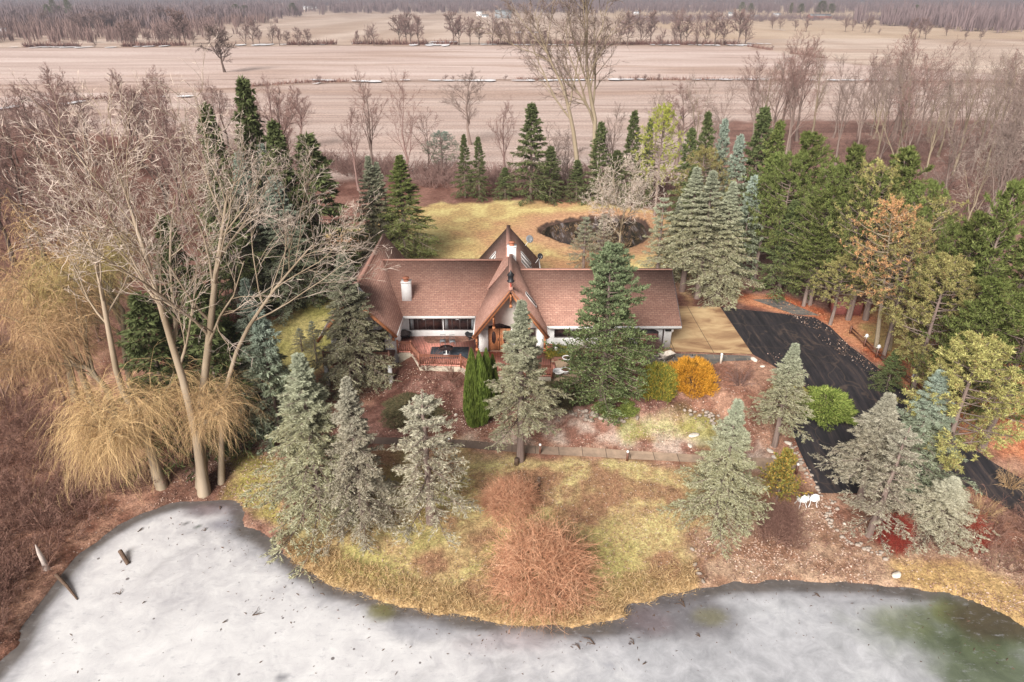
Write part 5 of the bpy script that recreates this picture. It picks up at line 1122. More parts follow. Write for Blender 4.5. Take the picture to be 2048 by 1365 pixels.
# ---------------------------------------------------------------- undergrowth (stuff)
def scatter(name, area, n, protos, size, mat, seed, label, cat, px=True, flat=1.0, avoid=None):
    g = np.random.default_rng(seed); pl = np.array(W(area) if px else area); mn, mx = pl.min(0), pl.max(0)
    Pn = mn+(mx-mn)*g.random((n*4, 2)); Pn = Pn[sdist(Pn, pl) < 0][:n]; zz = zT(Pn[:, 0], Pn[:, 1]); parts = []
    for me in protos:
        co = np.empty(len(me.vertices)*3, np.float32); me.vertices.foreach_get('co', co); co = co.reshape(-1, 3)
        q = np.empty(len(me.loops), np.int32); me.loops.foreach_get('vertex_index', q); parts.append((co, q.reshape(-1, 4)))
    out = []
    for i in range(len(Pn)):
        co, q = parts[i % len(parts)]; a = g.random()*6.28; s = size*(.6+.8*g.random()); ca, sa = math.cos(a), math.sin(a)
        V = np.stack([co[:, 0]*ca-co[:, 1]*sa, co[:, 0]*sa+co[:, 1]*ca, co[:, 2]*flat], -1)*s+np.array([Pn[i, 0], Pn[i, 1], zz[i]]); out.append((V, q))
    return tag(link(name, cat_mesh(name, out), M[mat]), label, cat, kind='stuff')
SC = [twig_bush(s, ns=16, n1=6, n2=3, r=.017, H=1.0, base=.5) for s in (401, 402, 403)]
scatter('thicket', [(-250, 1300), (-20, 1290), (110, 1110), (230, 1010), (330, 960), (180, 900), (130, 800), (60, 700), (-300, 640)], 900, SC, 1.15, 'brush', 1, 'reddish-brown tangle of low brush along the left edge', 'brush')
scatter('undergrowth', [(-330, 640), (60, 700), (300, 760), (470, 830), (480, 640), (640, 540), (600, 360), (300, 290), (-330, 330)], 480, SC, 1.8, 'brush', 2, 'brown understorey beneath the left wood', 'brush')
scatter('back_brush', [(560, 330), (850, 375), (1210, 380), (1480, 400), (1480, 372), (1210, 352), (850, 345), (640, 320)], 300, SC, 2.4, 'twig_rose', 3, 'rosy bare brush along the rear edge of the lawn', 'brush')
scatter('right_brush', [(1480, 372), (1700, 400), (2000, 470), (2400, 560), (2350, 260), (1850, 275), (1480, 300)], 380, SC, 2.2, 'twig_rose', 4, 'grey-rose undergrowth between the right pines and the field', 'brush')
scatter('bank_brush', [(1500, 1050), (1560, 1010), (1620, 1040), (1600, 1110), (1540, 1120)], 24, SC, .9, 'brush', 5, 'low brown stems around the shrub left of the white chairs', 'brush')
scatter('pool_reeds', [(1095,470),(1120,455),(1170,447),(1225,443),(1275,452),(1285,470),(1260,495),(1200,500),(1140,486)], 60, SC, 1.0, 'straw', 12, 'dead reeds standing in the dark pool behind the house', 'reeds')
scatter('edge_thicket', [(1770, 1090), (1900, 1110), (2060, 1160), (2250, 1160), (2150, 1010), (1960, 1020)], 70, SC, 1.2, 'brush', 6, 'dark reddish thicket at the right end of the drive', 'brush')
# dry grass along the bank
g = np.random.default_rng(77)
def grass(name, n, sel, L, mat, label, seed, up=.8):
    g = np.random.default_rng(seed); P = np.stack([g.uniform(-34, 34, n*14), g.uniform(22, 46, n*14)], 1); d = sdist(P, POND_S)
    P = P[sel(P, d)][:n]; z = zT(P[:, 0], P[:, 1]); k = 5; c = np.repeat(np.stack([P[:, 0], P[:, 1], z], -1), k, 0)+g.normal(0, .05, (len(P)*k, 3))*np.array([1, 1, 0])
    dd = g.normal(size=c.shape)*np.array([.7, .7, .2])+np.array([0, -.35, up]); V, Fq = blades(c, dd, L*(.5+g.random(len(c))), np.full(len(c), .012), g)
    tag(link(name, mesh(name, V, [Fq]), M[mat]), label, 'grass', kind='stuff')
grass('bank_grass', 6500, lambda P, d: (d > .15) & (d < 2.2) & (P[:, 0] > -14) & (P[:, 0] < 11) & (P[:, 1] < 33), .42, 'straw', 'dry straw-coloured grass fringing the pond bank', 5)
grass('lawn_tufts', 5000, lambda P, d: (d > 2) & (P[:, 0] > -12) & (P[:, 0] < 14) & (P[:, 1] < 40), .16, 'straw', 'short dry grass tufts over the front lawn', 6)
grass('bank_litter', 5000, lambda P, d: (d > .1) & (d < 6) & ((P[:, 0] < -14) | (P[:, 0] > 11)), .16, 'brush', 'brown twigs and leaves strewn along the banks', 7, .3)

def leaves(name, n, area, label, seed, size, mat='leaf', px=True, dz=0):
    g = np.random.default_rng(seed); pl = np.array(W(area) if px else area); mn, mx = pl.min(0), pl.max(0)
    P = mn+(mx-mn)*g.random((n*3, 2)); P = P[(sdist(P, pl) < 0) & (sdist(P, POND_S) > .2)]; P = P[fbm(P[:, 0], P[:, 1], 2.5, 3) > .36+.18*g.random(len(P))][:n]
    z = zT(P[:, 0], P[:, 1])+dz; c = np.stack([P[:, 0], P[:, 1], z+.03], -1); V, Fq = blades(c, g.normal(size=c.shape)*np.array([1, 1, .35]), size*(.5+g.random(len(c))), size*.35*(.6+.8*g.random(len(c))), g)
    V[:, 2] = np.maximum(V[:, 2], np.repeat(z, 4)+.012)
    tag(link(name, mesh(name, V, [Fq]), M[mat]), label, 'leaves', kind='stuff')
leaves('bank_leaves', 7000, [(1385,1080),(1500,1000),(1640,990),(1720,1050),(2100,1080),(2200,1250),(1900,1200),(1680,1176),(1420,1190)], 'pale fallen leaves thick on the right bank', 1, .12)
leaves('garden_leaves', 8000, [(700,760),(960,745),(1330,780),(1560,760),(1560,930),(1400,912),(1100,895),(760,878),(640,900)], 'pale fallen leaves over the mulch and gravel above the footpath', 2, .11)
leaves('left_bank_leaves', 8000, [(0,1330),(130,1130),(300,1000),(470,860),(700,900),(700,960),(560,1060),(600,1130),(540,1100),(480,1040),(340,1010),(150,1130),(30,1290)], 'fallen leaves along the left bank of the pond', 3, .11)
leaves('lawn_leaves', 5000, [(770,905),(1100,915),(1400,930),(1520,960),(1400,1120),(1270,1200),(760,1190),(700,960)], 'scattered pale leaves on the front lawn', 4, .09)
leaves('drive_leaves', 5000, [(1440,595),(1560,590),(1680,640),(1700,600),(1900,640),(2200,780),(2200,1010),(1830,800),(1700,690),(1630,632)], 'rusty needles and leaves between the drive and the pines', 5, .13, 'rusty')
leaves('edge_leaves', 450, [(1560,625),(1628,636),(1700,695),(1822,790),(1870,840),(1820,830),(1680,710),(1600,650)], 'leaf litter blown over the right edge of the asphalt', 6, .12, 'leaf', True, .08)
leaves('edge_grit', 250, [(1650,828),(1560,700),(1530,712),(1600,800),(1575,850),(1640,985),(1650,985),(1600,870)], 'leaf litter along the left edge of the asphalt', 7, .10, 'leaf', True, .08)
# ---------------------------------------------------------------- stones, logs, lights
def rock_mesh(seed, n=10):
    g = np.random.default_rng(seed); V = []; F = []
    for i in range(n//2+2):
        th = math.pi*i/(n//2+1)
        for j in range(n): V.append((math.sin(th)*math.cos(2*math.pi*j/n), math.sin(th)*math.sin(2*math.pi*j/n), math.cos(th)))
    V = np.array(V); 
    for _ in range(7):
        d = g.normal(size=3); d /= np.linalg.norm(d); k = .55+.3*g.random(); s = V@d; V = V-np.outer(np.maximum(0, s-k), d)
    for i in range(n//2+1):
        for j in range(n): F.append((i*n+j, i*n+(j+1) % n, (i+1)*n+(j+1) % n, (i+1)*n+j))
    return V, np.array(F)
def rock(u, v, w_, h, mat, label, cat='boulder', group=None, dy=.6, name='boulder'):
    p = G(u, v); s = w_*slant(p)/F_PX/2; V, Fq = rock_mesh(int(u*7+v)); V = V*np.array([s, s*dy, h/2])
    o = link(name, mesh(name, V, [Fq]), M[mat]); o.location = (p[0], p[1], p[2]+h*.35); o.rotation_euler[2] = random.random()*3
    return tag(o, label, cat, group)
rock(799, 850, 17, .55, 'tan_stone', 'rounded tan boulder on the mulch below the left wing', dy=.8)
rock(1793, 1150, 22, .5, 'pale_stone', 'smooth white boulder alone on the leafy right bank', dy=.8)
rock(912, 833, 8, .3, 'pale_stone', 'small pale rock left of the arborvitae'); rock(1388, 873, 28, .25, 'pale_stone', 'pile-like white rock on the gravel left of the right lawn spruce'); rock(1380, 892, 16, .15, 'pale_stone', 'flat white rock below the white rock on the gravel')
rock(1540, 905, 20, .3, 'pale_stone', 'chalky rock under the slender spruce'); rock(1552, 917, 24, .3, 'pale_stone', 'broad chalky rock right above the orange-tipped cedar'); rock(1575, 888, 18, .3, 'pale_stone', 'white rock at the drive edge right of the slender spruce')
rock(1508, 722, 20, .35, 'pale_stone', 'whitish rock at the near corner of the concrete apron'); rock(1688, 1050, 8, .2, 'pale_stone', 'small pale stone inside the curved edging'); rock(1275, 840, 12, .4, 'stone', 'grey stone at the right end of the stone edging')
rock(1585, 928, 14, .25, 'pale_stone', 'pale stone right of the orange-tipped cedar tip'); rock(1525, 735, 12, .2, 'pale_stone', 'little white stone beside the apron corner')
for i, (u, v, w_) in enumerate(((1384, 1100, 12), (1390, 1128, 13), (1398, 1145, 14), (1407, 1160, 12), (1396, 1137, 9))):
    rock(u, v, w_, .25, 'stone', ['uppermost flat grey stone in the row down the right lawn', 'second flat stone from the top of the row down the right lawn', 'largest flat stone in the row down the right lawn', 'lowest flat stone of the row, near the dark water', 'smallest stone wedged in the row down the right lawn'][i], 'stone', 'flat stones in a row', name='stone')
def stone_row(px, n, label, s0, seed, single=False):
    g = np.random.default_rng(seed); out = []; pts = np.array(W(px)); L = np.concatenate([[0], np.cumsum(np.hypot(*np.diff(pts, axis=0).T))])
    for i in range(n):
        t = g.random()*L[-1]; x = np.interp(t, L, pts[:, 0])+g.normal(0, .15); y = np.interp(t, L, pts[:, 1])+g.normal(0, .3); z = float(zT(np.array([x]), np.array([y]))[0])
        V, Fq = rock_mesh(seed*100+i, 8); s = s0*(.5+g.random()); out.append((V*np.array([s, s*.8, s*.7])+np.array([x, y, z+s*.3+(0 if single else g.random()*.25)]), Fq))
    if single:
        for V, Fq in out: c_ = V.mean(0); o = link('edging_stone', mesh('edging_stone', V-c_, [Fq]), M['stone']); o.location = c_; tag(o, label, 'stone', label)
        return
    tag(link('stone_edging', cat_mesh('stone_edging', out), M['stone']), label, 'stone edging')
stone_row([(1105, 832), (1150, 826), (1185, 838), (1260, 838)], 80, 'tumbled row of small field stones at the foot of the big fir', .17, 5)
stone_row([(1375, 828), (1410, 832), (1445, 850)], 34, 'dark stone edging right of the golden shrub', .13, 6)
stone_row([(1668, 1000), (1655, 1040), (1670, 1062), (1700, 1085), (1765, 1105)], 46, 'edging stone in the curved line right of the white chairs', .13, 7, True)
stone_row([(1580, 890), (1600, 925), (1625, 960), (1636, 985)], 40, 'edging stone along the left side of the asphalt', .15, 8, True)
def stick(pts, r_, mat, label, name='log', cat='log', n=8, group=None):
    o = MB(); P = np.array(pts); c_ = P[0]; o.tube([tuple(p-c_) for p in P], r_, n); m_ = o.build(name, M[mat]); m_.location = tuple(c_); return tag(m_, label, cat, group)
a = atz(112, 1150, ICE_Z+.25); b_ = atz(155, 1200, ICE_Z+.02); stick([a, ((a[0]+b_[0])/2, (a[1]+b_[1])/2+.05, ICE_Z+.16), b_], [.11, .09, .04], 'log', 'thin dark mossy log running from the left bank onto the ice')
a = atz(240, 1102, ICE_Z+.35); b_ = atz(257, 1130, ICE_Z-.02); stick([a, b_], [.13, .12], 'log', 'short thick stump leaning out of the ice near the left bank', 'stump', 'stump')
p = G(92, 1135); stick([(p[0], p[1], p[2]-.1), (p[0], p[1], p[2]+.6), (p[0]-.05, p[1], p[2]+1.3), (p[0]-.12, p[1]+.05, p[2]+1.9)], [.2, .15, .13, .03], 'pale_wood', 'bleached broken snag standing on the left bank', 'snag', 'snag')
a = P3(1258, 1258, 0)
ds = [(440,1020,12,'yellowish dead branch frozen where the left cove ends'),(505,1232,20,'forked twig lying on the ice below the left cove'),(240,1190,14,'thin twig on the ice right of the mossy log'),(285,1208,6,'tiny leaf-tipped twig on open ice'),(1400,1275,10,'stick at the edge of the dark thaw patch'),(1190,1290,26,'long bent branch frozen beside the grassy point'),(1160,1300,16,'broken brown branch left of the long bent branch'),(1268,1290,14,'reedy stub right of the grassy point'),(1640,1195,14,'crooked stick on the ice by the right bank'),(1285,1330,9,'dark short stick upright in the ice'),(1370,1215,20,'tuft of dead reeds leaning over the dark water'),(445,1247,10,'thin forked stick in the middle of the ice'),(275,1065,14,'dark branch along the shore inside the cove'),(410,1063,10,'curled branch inside the cove')]
for u, v, L, lb in ds:
    x, y, _ = atz(u, v, ICE_Z); L = L*.032; o = MB(); r_ = random.Random(u)
    for k in range(3):
        a_ = r_.uniform(-.7, .7)+(.5 if u % 2 else 2.3); o.tube([(0, 0, .03), (L*.5*math.cos(a_), L*.5*math.sin(a_), .10), (L*math.cos(a_+.3)*(1-.2*k), L*math.sin(a_+.3), .04)], [.022, .018, .008], 5)
    m_ = o.build('branch', M['log']); m_.location = (x, y, ICE_Z); tag(m_, lb, 'branch')
g = np.random.default_rng(9); out = []
P = np.stack([g.uniform(-24, 26, 9000), g.uniform(14, 36, 9000)], 1); d = -sdist(P, POND_S); P = P[(d > .1) & (g.random(9000) < np.exp(-np.maximum(d, 0)/1.6)+.02)][:700]
c = np.stack([P[:, 0], P[:, 1], np.full(len(P), ICE_Z+.012)], -1); V, Fq = blades(c, g.normal(size=c.shape)*np.array([1, 1, .12]), .05+.28*g.random(len(c))**2.5, .012+.03*g.random(len(c)), g)
tag(link('ice_debris', mesh('ice_debris', V, [Fq]), M['log']), 'dark leaves and twigs scattered over the ice', 'debris', kind='stuff')
# path lights
def path_light(u, v, h, label, mat='dark_wood', r_=.07, cap='white', group='path lights'):
    p = G(u, v); t = small('path_light', label, 'path light', p, 0, group)
    o = MB(); o.box(-r_, r_, -r_, r_, -.05, h); o.build('post', M[mat], t)
    o = MB(); o.lathe([(.02, h+.001), (r_*1.3, h+.001), (r_*1.5, h+.1), (r_*.8, h+.16), (.01, h+.18)], n=10); o.build('lamp_head', M[cap], t)
for (u, v, lb) in ((899, 896, 'short dark path light left of the entrance spruce trunk'), (1080, 908, 'short dark path light right of the entrance spruce trunk'), (1254, 922, 'short dark path light on the tan stretch of the footpath'), (1592, 948, 'short dark path light beside the orange-tipped cedar')): path_light(u, v, .75, lb)
path_light(1078, 972, .6, 'rusty short post half buried in the smaller twig mound', 'log', .09, 'log', None)
path_light(1441, 727, .8, 'cream post lamp on the far side of the golden shrub', 'pale_stone', .08, 'white', None)
p = G(1033, 929); o = MB(); o.lathe([(.02, 0), (.17, 0), (.16, .55), (.02, .56)], n=10); m_ = o.build('stump_post', M['log']); m_.location = p; tag(m_, 'dark charred stump in front of the entrance spruce trunk', 'stump')
# lamp fence along the drive
fpx = [(1700, 668), (1728, 694), (1752, 716), (1785, 743), (1822, 774), (1850, 800)]
fp = [G(u, v) for u, v in fpx]; t = small('drive_fence', 'low dark timber fence running along the right side of the asphalt', 'fence', fp[0])
def rel(o, p): return (p[0]-o.location[0], p[1]-o.location[1], p[2]-o.location[2])
for q_ in fp: o = MB(); x, y, z = rel(t, q_); o.box(x-.08, x+.08, y-.08, y+.08, z-.1, z+.8); o.build('post', M['dark_wood'], t)
for hh in (.3, .62):
    for a_, b_ in zip(fp[:-1], fp[1:]): o = MB(); a2_, b2_ = Vector(rel(t, a_)), Vector(rel(t, b_)); o.bar(a2_+Vector((0, 0, hh)), b2_+Vector((0, 0, hh)), .05, .12); o.build('rail', M['dark_wood'], t)
for i, k_ in enumerate((1, 2, 3, 4)):
    p = fp[k_]; t2 = small('fence_lamp', ['white lantern on the drive fence post nearest the house', 'white lantern on the second drive fence post from the house', 'white lantern on the third drive fence post from the house', 'white lantern on the drive fence post nearest the right clump'][i], 'lamp', (p[0], p[1], p[2]+.8), 0, 'lanterns on the drive fence')
    o = MB(); o.lathe([(.02, 0), (.05, .02), (.04, .12), (.13, .16), (.15, .36), (.05, .46), (.01, .48)], n=10); o.build('lantern', M['white'], t2); o = MB(); o.bar((-.22, 0, .2), (.22, 0, .2), .04, .04); o.build('crossbar', M['white'], t2)
# white garden chairs
for i, (u, v, rz, lb) in enumerate(((1601, 1012, .15, 'white cast-metal garden chair, left one of the two by the asphalt corner'), (1623, 1010, -.1, 'white cast-metal garden chair, right one of the two by the asphalt corner'))):
    t = small('garden_chair', lb, 'chair', G(u, v), rz, 'white garden chairs'); wm = M['white']; t.scale = (1.12, 1.12, 1.12)
    o = MB(); o.lathe([(.02, .43), (.25, .43), (.27, .455), (.25, .47), (.02, .47)], n=18); o.build('seat', wm, t)
    for sx_, sy_ in ((-1, -1), (1, -1), (-1, 1), (1, 1)): o = MB(); o.tube([(sx_*.2, sy_*.2, .44), (sx_*.17, sy_*.17, .25), (sx_*.25, sy_*.25, 0)], [.028, .022, .03], 6); o.build('leg', wm, t)
    o = MB(); Rr = .27
    arc = [(Rr*math.cos(a_), -.22+.0*a_, .5+.46*math.sin(a_)) for a_ in np.linspace(0, math.pi, 11)]; o.tube([(Rr, -.12, .45)]+arc+[(-Rr, -.12, .45)], .03, 6)
    for q_ in (-.20, -.15, -.10, -.05, 0, .05, .10, .15, .20): o.tube([(q_*.6, -.22, .46), (q_, -.24, .5+.44*math.sqrt(max(0, 1-(q_/Rr)**2)))], .022, 5)
    for zz_ in (.56, .64, .72, .80, .88): o.tube([(-.24, -.23, zz_), (0, -.24, zz_+.05), (.24, -.23, zz_)], .02, 5)
    o.build('backrest', wm, t)
    for s in (-1, 1): o = MB(); o.tube([(s*.27, -.2, .68), (s*.30, 0, .68), (s*.24, .2, .64), (s*.22, .2, .45)], .024, 6); o.build('armrest', wm, t)
# sheds glimpsed in the pines
def gable_shed(name, label, p, w_, d_, h_, rh, wall, roof, rz=0, cat='shed', grp=None, win=0, wfac=1.0):
    t = thing(name, label, cat, p, rz, grp)
    o = MB(); o.prism([(-w_/2, -d_/2, -.3), (w_/2, -d_/2, -.3), (w_/2, -d_/2, h_), (-w_/2, -d_/2, h_)], (0, d_, 0)); wl_o = o.build('wall', M[wall], t)
    for s in (-1, 1):
        o = MB(); o.prism([(-w_/2-.3, s*(d_/2+.3), h_-.1), (w_/2+.3, s*(d_/2+.3), h_-.1), (w_/2+.3, 0, h_+rh), (-w_/2-.3, 0, h_+rh)], (0, 0, .15)); o.build('roof', M[roof], t)
    o = MB(); o.prism([(-w_/2, -d_/2, h_), (-w_/2, d_/2, h_), (-w_/2, 0, h_+rh)], (w_, 0, 0)); o.build('gable', M[wall], t)
    for k in range(win):
        x = -w_/2+w_*(k+.5)/win; o = MB(); o.box(x-.5*wfac, x+.5*wfac, -d_/2-.06, -d_/2-.01, h_*.4, h_*.4+1.3*wfac); o.build('window', M['glass'], t)
    return t
gable_shed('garden_shed', 'low dark red shed half hidden behind the pine trunks at the drive corner', G(1688, 622), 2.6, 2, 1.7, .5, 'garage_door', 'dark_wood', -.2)
gable_shed('garden_shed', 'shed with a pale roof glimpsed between the rusty pines', G(1795, 590), 3.6, 3, 2.2, .8, 'dark_wood', 'white', .4)
# ---------------------------------------------------------------- far buildings and field trees
def farm(u0, u1, vb, vt, wall, roof, label, name='farmhouse', cat='house', win=3, rz=0, rf=.45, dd=.6):
    p = G((u0+u1)/2, vb); k = slant(p)/F_PX; w_ = (u1-u0)*k; h = (vb-vt)*k; 
    return gable_shed(name, label, (p[0], p[1], p[2]), w_, w_*dd, h*(1-rf), h*rf, wall, roof, rz, cat, None, win, max(1, h/8))
M['far_blue'] = plain('blue_siding', (.25, .36, .42), .8, .1, 1); M['far_grey'] = plain('weathered_boards', (.30, .32, .34), .8, .2, 1); M['far_roof'] = plain('metal_roof', (.66, .68, .72), .5, .1, 1)
FB = [(953,964,33,24,'white','white','narrow white gabled farmhouse in the far fields, left of the grey barn','farmhouse'),(964,977,35,30,'white','far_grey','low white wing building right of the narrow farmhouse','outbuilding'),(990,1023,37,22,'far_grey','far_grey','big weathered grey barn in the far fields','barn'),
(1914,1938,34,22,'far_grey','far_roof','far barn with a bright metal roof near the right wood','barn'),(1893,1900,33,28,'white','white','tiny white outbuilding left of the metal-roofed barn','outbuilding'),(318,341,46,33,'far_blue','far_grey','blue house among bare trees at far left','farmhouse'),(349,357,40,26,'white','white','slim white house right of the blue house','farmhouse'),
(543,556,27,15,'white','far_grey','pale two-storey house left end of the distant hamlet','farmhouse'),(556,570,30,19,'far_grey','far_roof','grey house in the middle of the distant hamlet','farmhouse'),(604,622,20,13,'white','far_roof','white house right of the dark round evergreens','farmhouse'),(624,640,19,14,'white','far_roof','low white house rightmost of the distant hamlet','farmhouse'),
(866,876,16,11,'white','white','single white house in the far woods left of the farmhouse','farmhouse'),(1456,1468,33,25,'white','far_grey','white house at the far right wood edge, leftmost','farmhouse'),(1500,1516,36,31,'white','far_roof','long low white building right of the far white house','outbuilding'),(1546,1560,34,27,'white','far_roof','white cottage before the far dark evergreens','farmhouse'),(1617,1658,37,29,'terracotta','far_grey','long brick ranch house by the far tan field','farmhouse'),(1083,1090,26,20,'white','white','small pale house behind the grey barn','farmhouse'),(1267,1278,30,24,'white','far_roof','little white house right of the giant bare tree top','farmhouse'),(-6,19,75,58,'far_grey','far_roof','pale-roofed barn cut by the left edge','barn')]
for u0, u1, vb, vt, wa, ro, lb, nm in FB: farm(u0, u1, vb, vt, wa, ro, lb, nm, 'barn' if nm == 'barn' else ('outbuilding' if nm == 'outbuilding' else 'house'), 0 if nm == 'barn' else 2)
r_ = random.Random(3)
def hedge_tree(u, vb, hpx, label, group, kinds=(FSM, FOAK, FOAK), mats=('bark_dark', 'wood_mid'), wide=1.0):
    p = G(u, vb); h = hpx*slant(p)/F_PX/C_; k_ = r_.choice(kinds)
    plant(k_, 'bare_tree', 'tree', p, h*wide, h, label, group, mats)
_ORD = 'first second third fourth fifth sixth seventh eighth ninth tenth eleventh twelfth thirteenth fourteenth fifteenth sixteenth seventeenth eighteenth nineteenth twentieth'.split()
def nth(i): return _ORD[i] if i < 20 else ('twenty-' if i < 29 else 'thirty-' if 30 <= i < 39 else 'forty-' if 40 <= i < 49 else '')+(_ORD[(i+1) % 10-1] if (i+1) % 10 else {30: 'thirtieth', 40: 'fortieth', 50: 'fiftieth'}[i+1])
HR = [(248,40),(262,44),(270,38),(300,25),(322,36),(330,34),(345,28),(362,66),(372,60),(388,30),(420,22),(492,50),(507,52),(520,30),(545,42),(560,34),(575,26),(598,34),(617,30),(715,26),(735,36),(748,42),(800,52),(812,58),(822,50),(838,56),(908,60),(918,52),(940,50),(958,42),(985,60),(1000,44),(1018,52),(1040,40),(1060,30),(1090,28),(1240,46),(1255,60),(1282,64),(1300,60),(1325,36),(1350,44),(1362,62),(1372,52),(1395,48),(1410,40),(1430,58),(1445,48),(1476,64),(1490,56)]
def hword(h): return 'tall' if h > 50 else 'middling' if h > 34 else 'short'
for i, (u, hh) in enumerate(HR):
    hedge_tree(u, 91+r_.uniform(-2, 2), hh*.95, '%s bare tree, %s from the left in the hedgerow across the middle of the fields' % (hword(hh), nth(i)), 'bare trees of the middle hedgerow')
FT = sorted([(1545,58,26),(1560,60,24),(1590,62,18),(1612,64,24),(1690,64,24),(1705,62,20),(1730,66,30),(1738,64,26),(1820,78,36),(1838,76,34),(1850,80,32),(1893,72,24),(1758,70,12),(1930,80,14),(1960,82,16),(1500,50,26),(1470,52,20),(1420,50,30),(1395,52,26),(1360,50,30),(1350,60,32)])
for i, (u, vb, hh) in enumerate(FT): hedge_tree(u, vb, hh, '%s bare tree, %s from the left among those dotting the right-hand field edges' % ('tall' if hh > 28 else 'small', nth(i)), 'bare trees along the right field edges', mats=('bark_dark', 'wood_mid'))
DS = sorted([(640,168,16),(905,162,10),(940,161,9),(1010,161,10),(1240,162,10),(1275,162,12),(1290,162,12),(1315,162,13),(890,162,12),(1750,120,8),(1765,135,14),(1780,138,12),(1545,100,8),(155,96,8),(190,96,10),(60,214,20),(75,215,18),(40,216,14)])
for i, (u, vb, hh) in enumerate(DS): hedge_tree(u, vb, hh, 'low bare shrub, %s from the left of those on the banks between fields' % nth(i), 'shrubs on the ditch banks', kinds=(FSM,), wide=1.6)
DE = sorted([(100,42,26,18),(124,40,22,14),(112,38,34,16),(142,40,32,18),(588,34,22,20),(474,34,20,24),(492,34,18,22),(1482,30,20,16),(1640,33,24,24),(1660,33,20,20),(1600,33,20,18),(1780,36,14,40),(1500,30,18,14),(1830,33,18,14),(1580,34,22,10)])
for i, (u, vb, hh, w_) in enumerate(DE):
    p = G(u, vb); k = slant(p)/F_PX; plant(PN, 'evergreen_tree', 'tree', p, w_*k/2, hh*k/C_, 'dark evergreen near the horizon, %s from the left of the far evergreens' % nth(i), 'distant evergreens', ('bark_dark', 'dark'))
# left-hand far wood edge, trees one can tell apart
for i in range(64):
    u = r_.uniform(-60, 430); vb = r_.choice((78, 66, 56, 48)) - (u/430)*r_.choice((0, 12, 18))+r_.uniform(-3, 3)
    vb = max(40, min(vb, 78-.075*max(0, u))); hedge_tree(u, vb, r_.uniform(18, 36)*(1 if vb > 50 else .8), 'rounded bare tree in the far wood beyond the left fields', 'bare trees of the far left wood', (FOAK, FSM), r_.choice((('bark_dark', 'wood_mid'), ('bark_dark', 'wood_far'))), 1.2)
# far woods that read as one mass
def far_wood(name, label, bands, seed, mat='wood_far'):
    g = np.random.default_rng(seed); Vs = []; Rs = []
    for (x0, x1, y0, y1, n, h) in bands:
        x = g.uniform(x0, x1, n); y = g.uniform(y0, y1, n); hh = h*g.uniform(.7, 1.1, n)
        for q in range(26):
            a = g.random(n)*6.283; t = g.random(n); r2 = hh*.34*np.sqrt(g.random(n))
            p0 = np.stack([x+.75*r2*np.cos(a), y+.75*r2*np.sin(a), hh*.25*g.random(n)-1], -1); p2 = np.stack([x+r2*np.cos(a), y+r2*np.sin(a), hh*(.45+.55*t*(1-(r2/(hh*.45))**2))], -1)
            p1 = (p0+p2)/2+np.stack([-.15*r2*np.cos(a), -.15*r2*np.sin(a), 0*a], -1)
            Vs.append(np.stack([p0, p1, p2], 1)); Rs.append(np.stack([hh*.014, hh*.022, hh*.006], -1))
    P = np.concatenate(Vs); Rr = np.concatenate(Rs); V, Fq = tubes(P, Rr, 2)
    return tag(link(name, mesh(name, V, [Fq]), M[mat]), label, 'wood', kind='stuff')
_fw = far_wood('far_woods', 'hazy grey-violet woods closing the fields along the horizon', [(-1300, 1300, 1450, 1750, 700, 22), (-1700, 1700, 1900, 2300, 700, 26), (-2300, 2300, 2600, 3200, 800, 32), (-3300, 3300, 3600, 4700, 900, 42), (-900, -330, 950, 1400, 420, 20), (-600, -330, 700, 1000, 160, 18)], 1)
far_wood('left_wood', 'continuous reddish bare wood beyond the left fields', [(-520, -235, 500, 640, 200, 12), (-640, -285, 640, 930, 420, 14)], 5, 'wood_mid')
far_wood('corner_wood', 'dense bare wood standing at the far right corner of the fields', [(gp(1955, 66)[0], gp(1955, 66)[0]+420, gp(1955, 66)[1], gp(1955, 66)[1]+260, 420, 25)], 2)
scatter('middle_wood', [(1250, 52), (1500, 44), (1700, 42), (1940, 46), (1940, 40), (1700, 36), (1250, 38)], 260, SC, 7.5, 'wood_far', 3, 'thin line of hedges and bare trees across the far plain', 'hedge')
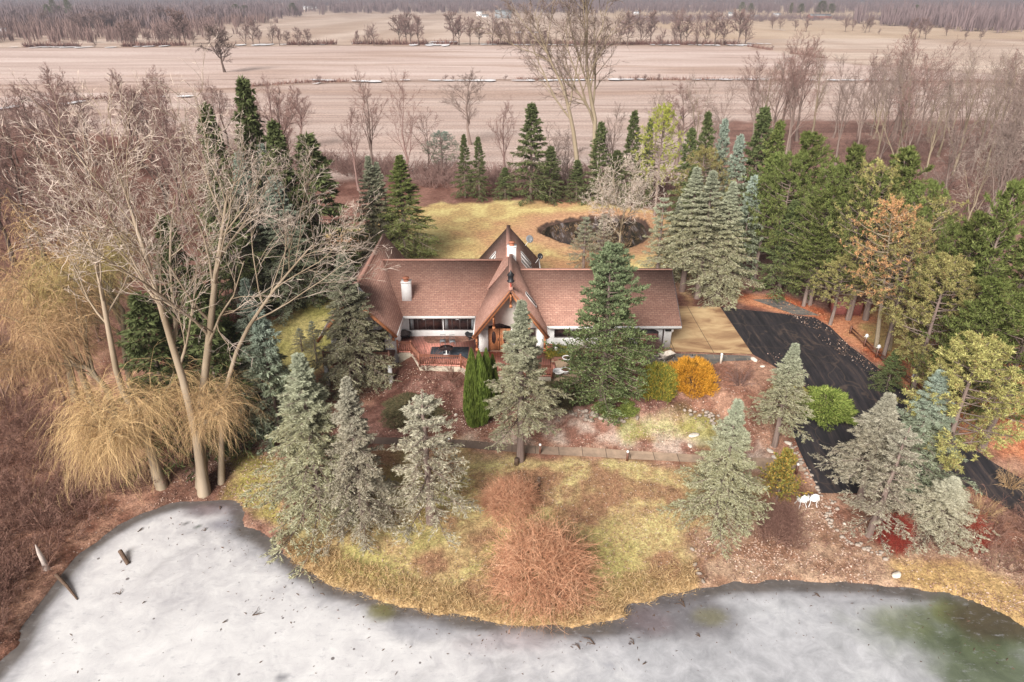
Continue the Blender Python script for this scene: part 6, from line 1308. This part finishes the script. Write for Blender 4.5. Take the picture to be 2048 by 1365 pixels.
# low hedge fringe along the ditches
g = np.random.default_rng(44)
def fringe(name, pts, n, label, h, seed, rr=.12):
    g = np.random.default_rng(seed); a = np.array([gp(*q)[:2] for q in pts]); L = np.concatenate([[0], np.cumsum(np.hypot(*np.diff(a, axis=0).T))]); t = g.random(n)*L[-1]
    keep = fbm(t, t*0, 30, 2) > .42; t = t[keep]; n = len(t)
    x = np.interp(t, L, a[:, 0])+g.normal(0, .8, n); y = np.interp(t, L, a[:, 1])+g.normal(0, .8, n); z = zT(x, y)+ss(120, 300, y)*(fbm(x, y, 60, 2)-.5)*1.2
    d = g.normal(size=(n, 3))*np.array([.5, .5, .2])+np.array([0, 0, 1]); P, Rr = paths(np.stack([x, y, z-.1], -1), norm(d), h*(.4+g.random(n)), np.full(n, rr), 4, .2, 0, g)
    V, Fq = tubes(P, Rr, 2); tag(link(name, mesh(name, V, [Fq]), M['brush']), label, 'hedge', kind='stuff')
fringe('ditch_fringe', [(0, 217), (300, 190), (600, 166), (1000, 158), (2048, 165)], 5200, 'dead weeds along the nearer ditch', 1.5, 1)
fringe('hedge_fringe', [(0, 96), (700, 90), (1480, 91)], 7500, 'low brown scrub along the middle hedgerow', 3.4, 2, .22)
fringe('field_edge', [(1480, 91), (1700, 126), (1780, 138)], 1500, 'brown scrub bending away along the right field edge', 2.4, 3)
# ---------------------------------------------------------------- air
hz = MB(); hz.box(-5600, 5600, -400, 5600, -5.0, 45)
m = bpy.data.materials.new('haze'); m.use_nodes = True; nt = m.node_tree; nt.nodes.clear()
out = nt.nodes.new('ShaderNodeOutputMaterial'); pv = nt.nodes.new('ShaderNodeVolumePrincipled'); pv.inputs['Density'].default_value = .00030; pv.inputs['Color'].default_value = (.66, .65, .76, 1); pv.inputs['Anisotropy'].default_value = .2
nt.links.new(pv.outputs[0], out.inputs['Volume'])
tag(hz.build('haze', m), kind='stuff')
print('OBJECTS', len(sc.objects), 'tris', sum(len(o.data.polygons) for o in sc.objects if o.type == 'MESH'))
